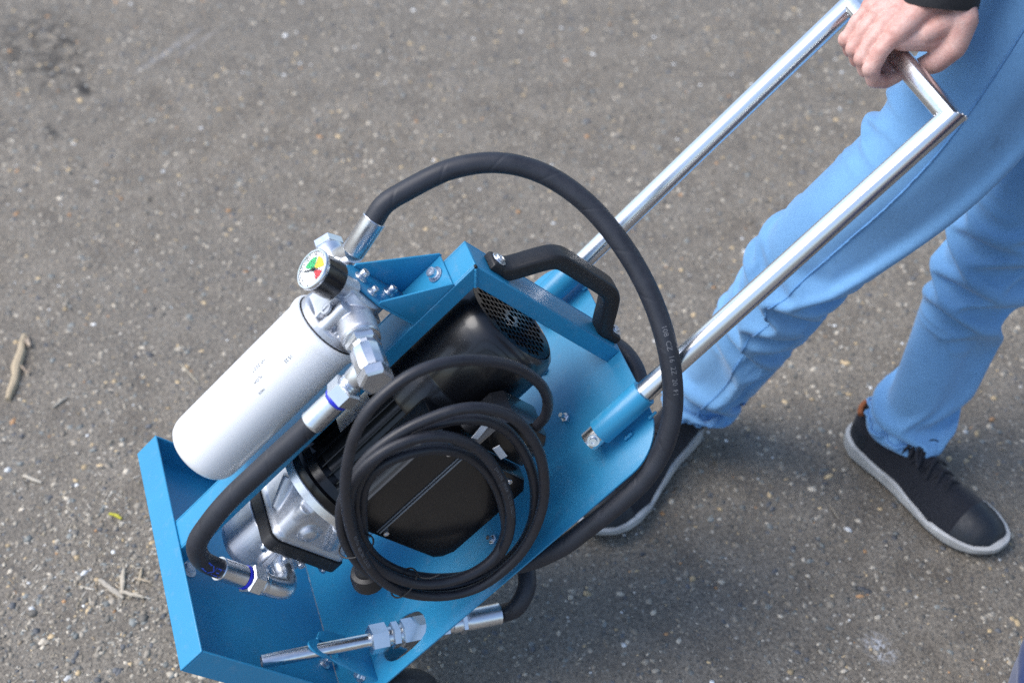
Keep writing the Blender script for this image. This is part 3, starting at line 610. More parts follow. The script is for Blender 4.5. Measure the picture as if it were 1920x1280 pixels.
bolt((.0004, .165, .225), (1, 0, 0), .0075, .006, TR, True, "bolt", True, M_STICK)

# carry handle on top of the frame
cy = .1795; bm = bmesh.new()
cp = catmull([(.5680, cy, .2165), (.5700, cy, .2145), (.5745, cy, .2085), (.604, cy, .1850), (.6135, cy, .1760), (.6185, cy, .1660), (.6195, cy, .1540), (.6195, cy, .120), (.6195, cy, .086), (.6185, cy, .074), (.6135, cy, .064), (.604, cy, .0550), (.5745, cy, .0315), (.5700, cy, .0255), (.5680, cy, .0235)], .003)
secs = []
for p, t, x, y, s in path_frames(cp, (0, 1, 0)): secs.append([p + x * a + y * b for a, b in rsq(.0132, .0045, 4, .0104)])
loft(bm, secs); ch = obj("carry_handle", bm, M_PLAST, TR, 45)
for n0, n1, ns in ((.206, .238, .2285), (.034, .002, .0115)):
    bm = bmesh.new(); lo = min(n0, n1); hi = max(n0, n1); pl = [(cy - .0125, lo), (cy + .0125, lo), (cy + .0125, hi), (cy - .0125, hi)]
    loft(bm, [[(US + .0003, a, b) for a, b in pl], [(US + .009, a, b) for a, b in pl], [(US + .0115, a + (.002 if a < cy else -.002), b + (.002 if b < (lo + hi) / 2 else -.003)) for a, b in pl]])
    obj("handle_foot", bm, M_PLAST, ch, 30, .0022, 3); bolt((US + .0115, cy, ns), (1, 0, 0), .0062, .0028, ch, True, "screw")

# wheels behind the plate
WU, WN, WR = .020, -.080, .060
bm = bmesh.new(); add_cyl(bm, (WU, -.002, WN), (WU, W + .002, WN), .008, 20); axl = obj("axle", bm, M_ZINC, TR, 40)
for y in (.090, .255):
    bm = bmesh.new(); add_box(bm, (.015, y, WN - .012), (.055, y + .004, -.0032)); obj("axle_bracket", bm, M_BLUE, axl, 30, .001)
for y0 in (.012, W - .044):
    bm = bmesh.new(); add_lathe(bm, (WU, y0, WN), (0, 1, 0), [(.004, .036), (0, .042), (.0005, .050), (.004, .0565), (.010, WR), (.022, WR), (.028, .0565), (.0315, .050), (.032, .042), (.028, .036)], 48, close=True); wh = obj("wheel", bm, M_RUBBER, TR, 40)
    bm = bmesh.new(); add_lathe(bm, (WU, y0 + .001, WN), (0, 1, 0), [(.004, .010), (0, .012), (0, .016), (.006, .018), (.006, .031), (.001, .033), (.001, .0365), (.029, .0365), (.029, .033), (.024, .031), (.024, .018), (.030, .016), (.030, .010)], 40); obj("rim", bm, M_GREY, wh, 35)

# power cable: gland, three turns, plug
RC = .0063
def lay(lst): return [at_v(p[:2], p[2]) for p in lst]
cab = [at_v((1000, 816), .046), at_v((1006, 800), .046)]
LOOPS = [(1120, 395, 40), (1133, 325, 32), (1108, 258, 24), (1040, 198, 16), (955, 158, 10), (860, 140, 6), (740, 138, 2), (620, 158, -2), (500, 208, -6), (390, 288, -10), (310, 372, -14), (258, 465, -17), (228, 560, -19), (211, 660, -20), (210, 760, -20), (226, 880, -18), (262, 990, -15), (315, 1080, -12), (385, 1148, -8), (475, 1194, -6), (600, 1213, -5), (720, 1203, -5), (825, 1168, -6), (925, 1100, -7), (1010, 1015, -8), (1075, 905, -8), (1112, 785, -7), (1116, 670, -6), (1096, 565, -4), (1050, 475, -2), (985, 408, 0), (905, 368, 2), (810, 353, 3), (710, 364, 4), (610, 396, 5), (505, 442, 5), (405, 502, 4), (312, 580, 3), (240, 680, 2), (194, 785, 2), (188, 890, 4), (222, 995, 6), (290, 1085, 8), (390, 1146, 9), (510, 1176, 9), (640, 1174, 8), (780, 1150, 7), (900, 1088, 7), (1000, 995, 7), (1060, 880, 7), (1076, 750, 8), (1056, 630, 9), (1005, 525, 11), (935, 450, 12), (850, 412, 13), (740, 405, 13), (630, 425, 13), (500, 482, 13), (380, 560, 13), (296, 650, 13), (258, 760, 14), (262, 860, 14), (290, 960, 13), (350, 1040, 12), (440, 1095, 11), (540, 1124, 10), (650, 1132, 8), (765, 1118, 5), (870, 1066, 2), (938, 978, -2), (962, 870, -4), (948, 756, -5), (900, 645, -5), (832, 560, -5), (750, 507, -5), (650, 483, -5), (550, 490, -5), (440, 526, -5), (335, 590, -6), (262, 665, -6), (226, 755, -7), (228, 850, -6), (260, 960, -5), (325, 1058, -6), (425, 1124, -7), (540, 1156, -8), (660, 1150, -9), (790, 1108, -8), (888, 1035, -2), (938, 930, 6), (932, 820, 9), (892, 705, 10), (825, 615, 11), (740, 562, 12), (640, 543, 12), (540, 552, 12), (432, 586, 12), (345, 640, 13), (296, 712, 13), (284, 800, 14), (288, 900, 17), (292, 1000, 22), (298, 1070, 25)]
cab += [at_v((562 + x / 2.437, 619 + y / 2.437), v * .001) for x, y, v in LOOPS]
cb, frc = sweep("power_cable", catmull(cab, .004), RC, M_CABLE, TR, 16, (0, 1, 0))
text_on_tube("cable_print", "ELECTRIC  CO. LTD   H07RN-F   3G2.5 mm2", .0052, frc, 2.62, 0.2, RC, M_INKW, cb, 1)
text_on_tube("cable_print", "450/750V   ELECTRIC  CO. LTD", .0052, frc, .56, -.2, RC, M_INKW, cb, 1)
def tie(name, p, v, d, rr, parent, tail):
    c = at_v(p, v); a = Vector(d).normalized(); x = a.cross(Vector((0, 1, 0))).normalized(); y = Vector((0, 1, 0))
    pts = [c + x * math.cos(k / 24 * 2 * math.pi) * rr + y * math.sin(k / 24 * 2 * math.pi) * rr * .72 for k in range(25)]
    if tail: pts += [c + x * rr * 1.15 - y * .01, c + x * (rr + .012) - y * .016 + a * .006, c + x * (rr + .024) - y * .018 + a * .010]
    return sweep(name, catmull(pts, .003), .0011, M_PLAST, parent, 8)[0]
d1 = at_v((690, 1062), 0) - at_v((650, 990), 0); tie("cable_tie", (668, 1023), -.001, d1, .0205, cb, False)
d2 = at_v((800, 1108), 0) - at_v((720, 1078), 0); tie("cable_tie", (757, 1092), .001, d2, .0215, cb, True)
pa, pb2 = at_v((682, 1056), .026), at_v((703, 1128), .026); pd = (pb2 - pa).normalized()
bm = bmesh.new(); add_lathe(bm, pa - pd * .012, pd, [(0, .0080), (.016, .0088), (.020, .0125), (.026, .0135), (.028, .0185), (.036, .0205), (.048, .0200), (.050, .0180), (.050, .0165)], 28); plug = obj("plug", bm, M_PLAST, cb, 40)
px_ = pd.cross(Vector((0, 1, 0))).normalized()
for s in (-1, 1):
    bm = bmesh.new(); qq = pa + pd * .034 + px_ * s * .0095; add_lathe(bm, qq, pd, [(0, .0024), (.022, .0024), (.0245, .0012)], 12); obj("pin", bm, M_BRASS, plug, 40)

# ------------------------------------------------------------------ the person pulling the trolley
from mathutils import noise as mnoise
def cloth(name, color, rough, weave=900, bs=.25, var=.08, sheen=.25, stains=0., wr=.25):
    m = bpy.data.materials.new(name); m.use_nodes = True; nt = m.node_tree; P = nt.nodes['Principled BSDF']; tc = nt.nodes.new("ShaderNodeTexCoord"); v = tc.outputs['Object']
    n1 = noise(nt, v, 9, 6, .6); n2 = noise(nt, v, 240, 3, .6)
    cc = ramp(nt, n1, [(.3, tuple(c * (1 - var) for c in color)), (.7, tuple(min(1, c * (1 + var)) for c in color))])
    cc = mixc(nt, ramp(nt, n2, [(.3, 0.), (.8, .18)]), cc, tuple(min(1, c * 1.5 + .05) for c in color))
    if stains: cc = mixc(nt, math_n(nt, 'MULTIPLY', ramp(nt, noise(nt, v, 13, 4, .6), [(.66, 0.), (.74, 1.)]), stains), cc, tuple(c * .45 + .02 for c in color))
    nt.links.new(cc, P.inputs['Base Color']); P.inputs['Roughness'].default_value = rough; P.inputs['Sheen Weight'].default_value = sheen; P.inputs['Specular IOR Level'].default_value = .25
    b = bump(nt, noise(nt, v, 60, 5, .6), .12, .003); b = bump(nt, noise(nt, v, weave, 2, .5), bs, .0006, b); nt.links.new(b, P.inputs['Normal']); return m
M_JEAN = cloth("light_blue_cotton", (.150, .335, .585), .85, stains=.35, var=.15)
M_SEAM = cloth("blue_seam", (.10, .26, .51), .9)
M_JACK = cloth("black_jacket", (.009, .010, .013), .7, sheen=.1)
M_SHOE = cloth("dark_navy_textile", (.010, .012, .019), .75, weave=1400, bs=.5, sheen=.1)
M_TOE = mat("dark_toe_rubber", (.010, .014, .021), .50, var=.2, vscale=30, bscale=400, bstr=.2)
M_SOLE = mat("pale_grey_sole", (.47, .475, .47), .65, var=.28, vscale=30, bscale=260, bstr=.3, dust=.3)
M_OUT = mat("dark_outsole", (.02, .02, .022), .7, var=.2)
M_TAB = mat("orange_brown_lining", (.34, .10, .028), .8, var=.15)
M_HAIR = mat("brown_hair", (.035, .022, .014), .6, var=.3, vscale=60)
M_EYE = mat("eye_white", (.7, .7, .68), .2, var=.02)
def skin_mat():
    m = bpy.data.materials.new("skin"); m.use_nodes = True; nt = m.node_tree; P = nt.nodes['Principled BSDF']; tc = nt.nodes.new("ShaderNodeTexCoord"); v = tc.outputs['Object']
    n1 = noise(nt, v, 45, 5, .6); n2 = noise(nt, v, 260, 4, .65)
    cc = ramp(nt, n1, [(.3, (.50, .26, .22)), (.5, (.60, .36, .31)), (.72, (.65, .44, .39))]); cc = mixc(nt, ramp(nt, n2, [(.35, .25), (.6, 0.)]), cc, (.40, .15, .11))
    nt.links.new(cc, P.inputs['Base Color']); P.inputs['Roughness'].default_value = .5; P.inputs['Subsurface Weight'].default_value = .05; P.inputs['Subsurface Radius'].default_value = (.012, .004, .002); P.inputs['Subsurface Scale'].default_value = .4
    vo = nt.nodes.new("ShaderNodeTexVoronoi"); vo.inputs['Scale'].default_value = 520; nt.links.new(v, vo.inputs['Vector'])
    b = bump(nt, vo.outputs['Distance'], .25, .0006); b = bump(nt, noise(nt, v, 120, 4, .6), .3, .0012, b); nt.links.new(b, P.inputs['Normal']); return m
M_SKIN = skin_mat()
def add_limb(bm, pts, rad, seg=18, sub=2):
    pts = [Vector(p) for p in pts]
    for i in range(len(pts) - 1):
        ax = pts[i + 1] - pts[i]; add_lathe(bm, pts[i], ax, [(0, rad[i]), (ax.length, rad[i + 1])], seg)
    for p, r in zip(pts, rad): bmesh.ops.create_icosphere(bm, subdivisions=sub, radius=r, matrix=Matrix.Translation(p))
def ell(bm, c, s, rot=(0, 0, 0)): bmesh.ops.create_icosphere(bm, subdivisions=3, radius=1, matrix=Matrix.Translation(c) @ Euler(rot).to_matrix().to_4x4() @ Matrix.Diagonal((*s, 1)))
BAR = Vector((0, T2W((1.043, TA, .035)).y, T2W((1.043, TA, .035)).z))
def hb(x, y, z): return Vector((x, BAR.y + y, BAR.z + z))
WR_ = hb(.203, -.072, .073); ELB = Vector((.290, -.845, 1.125)); SHO = Vector((.235, -.870, 1.400))
bm = bmesh.new()
add_limb(bm, [SHO, ELB, ELB.lerp(WR_, .55), WR_], [.050, .040, .036, .026])
fx = [.168, .1885, .209, .228]; fs = [1.0, 1.06, 1.0, .86]; fr0 = [.0094, .0096, .0092, .0080]
for i in range(4):
    k = fs[i]; x = fx[i]; mc = hb(x + .002, .013, .0385 - (.004 if i == 3 else 0)); 
    chn = [mc, hb(x - .002, .0315, .0225), hb(x - .004, .0405 * (.96 + .04 * k), .002), hb(x - .003, .0345, -.0165), hb(x + .002, .0150, -.0255), hb(x + .006, -.002, -.0245)]
    add_limb(bm, chn, [fr0[i] * 1.08, fr0[i] * 1.0, fr0[i] * 1.03, fr0[i] * .92, fr0[i] * .90, fr0[i] * .80], 16)
    ell(bm, mc + Vector((0, .001, .002)), (.0094, .0112, .0100)); ell(bm, chn[2] + Vector((0, .001, 0)), (.0092, .0104, .0108))
    add_limb(bm, [mc, mc.lerp(WR_, .5) + Vector((0, 0, .002)), WR_ + Vector(((x - .2) * .35, 0, 0))], [.0125, .0150, .0170], 14)
    add_limb(bm, [mc + Vector((0, -.006, -.010)), hb(x, -.030, .024), WR_ + Vector(((x - .2) * .3, .012, -.012))], [.0125, .0150, .016], 12)
# thumb leaves the palm beside the wrist and closes under the bar
add_limb(bm, [WR_ + Vector((-.014, .006, -.010)), hb(.163, -.062, .046), hb(.152, -.052, .020), hb(.156, -.036, .000), hb(.166, -.022, -.013)], [.0175, .0185, .0150, .0135, .0105], 18)
add_limb(bm, [hb(.168, -.050, .044), hb(.165, -.020, .034)], [.016, .012], 14)
for k, px_pts in enumerate(((.175, .19), (.20, .21))):
    add_limb(bm, [hb(px_pts[0], .008, .047), hb(px_pts[1], -.03, .063)], [.0022, .002], 8, 1)      # tendons
# rest of the body, mostly covered by clothes
PEL = Vector((.262, -1.055, .935)); CHE = Vector((.245, -1.050, 1.270)); NEC = Vector((.225, -1.045, 1.475)); SHL = Vector((.245, -1.235, 1.400))
R_LEG = [Vector(p) for p in ((.3790, -.640, .100), (.362, -.662, .19), (.330, -.688, .30), (.2525, -.720, .506), (.212, -.820, .669), (.224, -.905, .790), (.255, -.985, .900))]
L_LEG = [Vector(p) for p in ((.238, -.928, .092), (.236, -.940, .18), (.250, -.974, .32), (.241, -1.000, .46), (.235, -1.055, .66), (.250, -1.100, .79), (.262, -1.130, .90))]
add_limb(bm, [(.388, -.640, .05), R_LEG[0]], [.026, .026]); add_limb(bm, [(.244, -.922, .05), L_LEG[0]], [.026, .026])
add_limb(bm, R_LEG, [.028, .032, .044, .048, .060, .068, .070]); add_limb(bm, L_LEG, [.028, .032, .044, .048, .060, .068, .070])
ell(bm, PEL, (.095, .150, .11)); ell(bm, (PEL + CHE) / 2, (.095, .135, .20)); ell(bm, CHE, (.105, .165, .19)); add_limb(bm, [CHE + Vector((0, 0, .12)), NEC, NEC + Vector((-.015, 0, .07))], [.07, .058, .055])
add_limb(bm, [SHO, CHE + Vector((0, 0, .13)), SHL], [.052, .07, .052])
HDC = Vector((.195, -1.040, 1.625)); ell(bm, HDC, (.098, .077, .110)); ell(bm, HDC + Vector((-.045, 0, -.065)), (.052, .055, .052))
add_limb(bm, [HDC + Vector((-.092, 0, .012)), HDC + Vector((-.112, 0, -.026))], [.009, .014], 10); ell(bm, HDC + Vector((-.088, 0, -.060)), (.012, .026, .007)); ell(bm, HDC + Vector((-.084, 0, .034)), (.014, .050, .010))
for s in (-1, 1): ell(bm, HDC + Vector((.006, s * .079, -.010)), (.018, .007, .032))
EL2 = Vector((.290, -1.300, 1.130)); WR2 = Vector((.235, -1.300, .910)); add_limb(bm, [SHL, EL2, WR2], [.050, .040, .027]); ell(bm, WR2 + Vector((-.010, 0, -.055)), (.022, .042, .050), (0, .2, 0))
for i in range(4):
    b0 = WR2 + Vector((-.022, -.030 + .020 * i, -.092)); add_limb(bm, [b0, b0 + Vector((-.012, 0, -.036)), b0 + Vector((-.004, 0, -.062)), b0 + Vector((.008, 0, -.080 + .006 * abs(i - 1.5)))], [.0105, .0098, .009, .0075], 12, 1)
add_limb(bm, [WR2 + Vector((-.02, .03, -.03)), WR2 + Vector((-.045, .046, -.065)), WR2 + Vector((-.050, .040, -.098))], [.014, .012, .009], 12, 1)
person = remeshed(obj("person", bm, M_SKIN, None, 60), .0019, 2, .5)
tag(person, "person in light blue trousers and black sneakers gripping the trolley's crossbar", "person")
for s in (-1, 1):
    bm = bmesh.new(); ell(bm, HDC + Vector((-.0845, s * .031, .014)), (.012, .013, .011)); obj("eye", bm, M_EYE, person, 60)
bm = bmesh.new(); ell(bm, HDC + Vector((.018, 0, .030)), (.098, .083, .098))
for v in bm.verts: v.co += v.normal * .006 * mnoise.noise(v.co * 60)
obj("hair", bm, M_HAIR, person, 60)

# clothes: lofted sleeves and legs with folds
def fold_loft(bm, path, rads, folds, seg=72, step=.006, ref=(-1, 0, 0), seed=0., nz=.004, crease=None):
    P = [Vector(p) for p in path]; cum = [0.]
    for a, b in zip(P, P[1:]): cum.append(cum[-1] + (b - a).length)
    pts = catmull(P, step); fr = path_frames(pts, ref); tot = fr[-1][4]; secs = []; grid = []
    for p, t, x, y, s in fr:
        q = s / tot * cum[-1]; r = np.interp(q, cum, rads); ring = []
        for k in range(seg):
            f = 2 * math.pi * k / seg; d = 0.
            for (s0, w, A, f0, b, sg) in folds:
                df = (f - f0 + math.pi) % (2 * math.pi) - math.pi; e = (s - s0 - b * math.sin(df)) / w
                if abs(e) < 4: d += 2.1 * A * (math.exp(-abs(e) ** 1.25) - .62 * math.exp(-(e - 1.5) ** 2)) * math.exp(-df * df / (2 * sg * sg))
            d += nz * mnoise.noise(Vector((math.cos(f) * 1.1, math.sin(f) * 1.1, s * 9 + seed))) + nz * .5 * mnoise.noise(Vector((math.cos(f) * 2.6 + 9, math.sin(f) * 2.6, s * 26 + seed)))
            if crease:
                zc = sum(a * math.exp(-((s - c0) / wd) ** 2) for c0, wd, a in crease)
                if zc > .0003:
                    q1 = mnoise.noise(Vector((math.cos(f) * .45 + seed, math.sin(f) * .45, s * 13 + 1.3 * math.sin(f + seed)))); q2 = mnoise.noise(Vector((math.cos(f) * .6, math.sin(f) * .6 + seed, s * 20 - 1.8 * math.sin(f + seed))))
                    d += zc * (.45 - (1 - abs(q1)) ** 9 + .35 * (.4 - (1 - abs(q2)) ** 10))
            d = .011 * math.tanh(d / .011)
            ring.append(p + (x * math.cos(f) + y * math.sin(f)) * (r + d))
        secs.append(ring)
    loft(bm, secs); return fr, secs
rr = random.Random(11)
def rnd_folds(n, s0, s1, A0, A1, w0, w1, bmax, sg0, sg1): return [(rr.uniform(s0, s1), rr.uniform(w0, w1), rr.uniform(A0, A1), rr.uniform(-2.2, 2.2), rr.uniform(-bmax, bmax), rr.uniform(sg0, sg1)) for _ in range(n)]
def cloth_tube(C, T, X, Y, rin, rc, ex, K=72, steps=110, iters=7, seed=0, pin_bot=True):
    """C,T,X,Y: n x 3 ring centres and frames; rin body radius, rc cloth radius, ex extra length factor"""
    n = len(C); rng = np.random.default_rng(seed); f = np.arange(K) * 2 * np.pi / K
    R = rc[:, None] * np.ones(K); 
    P = C[:, None] + X[:, None] * np.cos(f)[None, :, None] * R[..., None] + Y[:, None] * np.sin(f)[None, :, None] * R[..., None]
    nz = rng.normal(0, 1, (n, K))
    for _ in range(3): nz = (nz + np.roll(nz, 1, 1) + np.roll(nz, -1, 1) + np.vstack([nz[1:], nz[-1:]]) + np.vstack([nz[:1], nz[:-1]])) / 3.2
    P = P + (P - C[:, None]) / rc[:, None, None] * (nz * .0035)[..., None]
    ds = np.linalg.norm(np.diff(C, axis=0), axis=1); lon = (ds * (ex[1:] + ex[:-1]) / 2)[:, None]
    cir = (2 * np.pi * rc / K)[:, None]
    w = np.ones((n, 1)); w[-1] = 0
    if pin_bot: w[0] = 0
    slide = (.006 + (ex - 1) * .10)[:, None, None]; V = np.zeros_like(P); g = np.array([0, 0, -2.5]); dt = .008
    def con(A, B, wa, wb, rest, k, comp=1.0):
        d = B - A; L = np.sqrt((d * d).sum(-1, keepdims=True)) + 1e-9; e = (L - rest) / L
        kk = np.where(e < 0, k * comp, k); c = d * (kk * e / (wa + wb + 1e-9)); return A + c * wa, B - c * wb
    lr = lon[..., None]; cr = cir[..., None]; wv = w[..., None] * np.ones((n, K, 1))
    for st in range(steps):
        V += g * dt * wv; Q = P + V * dt * wv; P0 = P
        for it in range(iters):
            for o in (0, 1):
                i = np.arange(o, n - 1, 2)
                Q[i], Q[i + 1] = con(Q[i], Q[i + 1], wv[i], wv[i + 1], lr[i], .9)
            for o in (0, 1):
                a = np.arange(o, K, 2); b = (a + 1) % K
                Q[:, a], Q[:, b] = con(Q[:, a], Q[:, b], wv[:, a], wv[:, b], cr, .9)
            # shear
            for dj in (1, -1):
                for o in (0, 1):
                    i = np.arange(o, n - 1, 2); B = np.roll(Q[i + 1], -dj, 1)
                    rest = np.sqrt(lr[i] ** 2 + cr[i] ** 2); A2, B2 = con(Q[i], B, wv[i], wv[i + 1], rest, .25)
                    Q[i] = A2; Q[i + 1] = np.roll(B2, dj, 1)
            # bending: skip two
            for o in (0, 1, 2, 3):
                i = np.arange(o, n - 3, 4)
                if len(i): Q[i], Q[i + 3] = con(Q[i], Q[i + 3], wv[i], wv[i + 3], (lr[i] + lr[i + 1] + lr[i + 2]), .05)
            for sh in (3,):
                for o in range(4):
                    a = np.arange(o, K, 4)
                    a = a[: len(a)]; b = (a + sh) % K
                    Q[:, a], Q[:, b] = con(Q[:, a], Q[:, b], wv[:, a], wv[:, b], cr * sh * .985, .04)
            # body
            D = Q - C[:, None]; tt = (D * T[:, None]).sum(-1, keepdims=True); D = D - T[:, None] * tt; L = np.sqrt((D * D).sum(-1, keepdims=True)) + 1e-9
            lo = rin[:, None, None]; hi = rc[:, None, None] + .016
            m = np.clip(L, lo, hi); Q = np.where(wv > 0, Q + D / L * (m - L) - T[:, None] * (tt - np.clip(tt, -slide, slide)), Q)
        V = (Q - P0) / dt * .90; P = Q
    return P

def trouser_leg(path, rin, rc, ex_fn, seed, K=96, ds=.0064):
    P = [Vector(p) for p in path]; cum = [0.]
    for a, b in zip(P, P[1:]): cum.append(cum[-1] + (b - a).length)
    fine = catmull(P, .002); fr = path_frames(fine, (-1, 0, 0)); tot = fr[-1][4]; n = int(tot / ds); S = np.array([f[4] for f in fr]); idx = [min(int(np.searchsorted(S, tot * i / (n - 1))), len(fr) - 1) for i in range(n)]
    fr = [fr[i] for i in idx]; q = np.array([f[4] for f in fr]) / tot * cum[-1]
    A = lambda k: np.array([np.array(f[k]) for f in fr])
    G = cloth_tube(A(0), A(1), A(2), A(3), np.interp(q, cum, rin), np.interp(q, cum, rc), np.array([ex_fn(x) for x in q]), K, seed=seed)
    return fr, [[Vector(p) for p in ring] for ring in G]
def bell(x, c, w): return math.exp(-((x - c) / w) ** 2)
bm = bmesh.new()
frR, sR = trouser_leg(R_LEG, [.041, .040, .046, .051, .063, .076, .084], [.053, .058, .063, .069, .082, .093, .100], lambda x: 1.03 + .27 * bell(x, .06, .09) + .22 * bell(x, .44, .10) + .08 * bell(x, .68, .15) + .07 * bell(x, .25, .08), 3)
frL, sL = trouser_leg(L_LEG, [.041, .040, .046, .051, .063, .076, .084], [.054, .059, .065, .070, .084, .095, .100], lambda x: 1.04 + .30 * bell(x, .06, .10) + .16 * bell(x, .40, .13), 8)
for secs in (sR, sL):
    hem_in = [[fr_c + (p - fr_c) * .93 for p in secs[0]] for fr_c in (sum((Vector(p) for p in secs[0]), Vector()) / len(secs[0]),)][0]
    loft(bm, [[p + Vector((0, 0, .02)) for p in hem_in], hem_in] + secs)
ell(bm, PEL + Vector((0, 0, -.01)), (.128, .175, .13)); ell(bm, PEL + Vector((0, 0, .07)), (.118, .165, .10))
tro = obj("trousers", bm, M_JEAN, person, 75); sb = tro.modifiers.new("subsurf", 'SUBSURF'); sb.levels = 1; sb.render_levels = 1
def seam(fr, secs, ang, s0, s1, nm):
    k = int(round((ang % (2 * math.pi)) / (2 * math.pi) * 96)) % 96; pts = []
    for (p, t, x, y, s), ring in zip(fr, secs):
        if s0 <= s <= s1: pts.append(ring[k] + (ring[k] - p).normalized() * .0004)
    return sweep(nm, catmull(pts, .004), .0014, M_SEAM, tro, 6)[0]
seam(frR, sR, math.radians(-48), .04, .92, "side_seam"); seam(frR, sR, math.radians(118), .04, .85, "inner_seam")
for fr_h, sc_h in ((frR, sR), (frL, sL)):
    for kk in (0, 3):
        ring = sc_h[kk]; c = fr_h[kk][0]; sweep("hem", [c + (p - c) * (1.012 if kk == 0 else 1.004) for p in ring] + [c + (ring[0] - c) * (1.012 if kk == 0 else 1.004)], .0024 if kk == 0 else .0011, M_JEAN if kk == 0 else M_SEAM, tro, 8)
# jacket
bm = bmesh.new(); cuff = hb(.196, -.0480, .0500)
sl_f = rnd_folds(14, .03, .5, .004, .008, .011, .020, .04, .5, 1.1)
fold_loft(bm, [cuff, cuff.lerp(ELB, .3) + Vector((.004, 0, 0)), ELB, ELB.lerp(SHO, .5), SHO], [.0435, .049, .060, .066, .075], sl_f, seed=3.)
fold_loft(bm, [WR2 + Vector((0, 0, -.02)), WR2.lerp(EL2, .4), EL2, SHL], [.042, .048, .060, .075], sl_f, seed=5.)
fold_loft(bm, [PEL + Vector((0, 0, .03)), (PEL + CHE) / 2, CHE, CHE + Vector((0, 0, .12)), NEC + Vector((0, 0, -.01))], [.150, .150, .160, .150, .070], rnd_folds(12, .02, .35, .006, .012, .014, .03, .08, .6, 1.4), ref=(-1, 0, 0), seed=8.)
add_limb(bm, [SHO, CHE + Vector((0, 0, .13)), SHL], [.078, .10, .078])
jk = remeshed(obj("jacket", bm, M_JACK, person, 60), .0055, 2, .4)
ax = (cuff.lerp(ELB, .3) - cuff).normalized(); bm = bmesh.new(); add_lathe(bm, cuff - ax * .002, ax, [(.002, .036), (0, .0435), (.001, .0455), (.020, .0465), (.022, .0455), (.022, .040)], 48)
for v in bm.verts: v.co += Vector((mnoise.noise(v.co * 30), mnoise.noise(v.co * 30 + Vector((5, 0, 0))), 0)) * .003
obj("sleeve_cuff", bm, M_JACK, jk, 40)

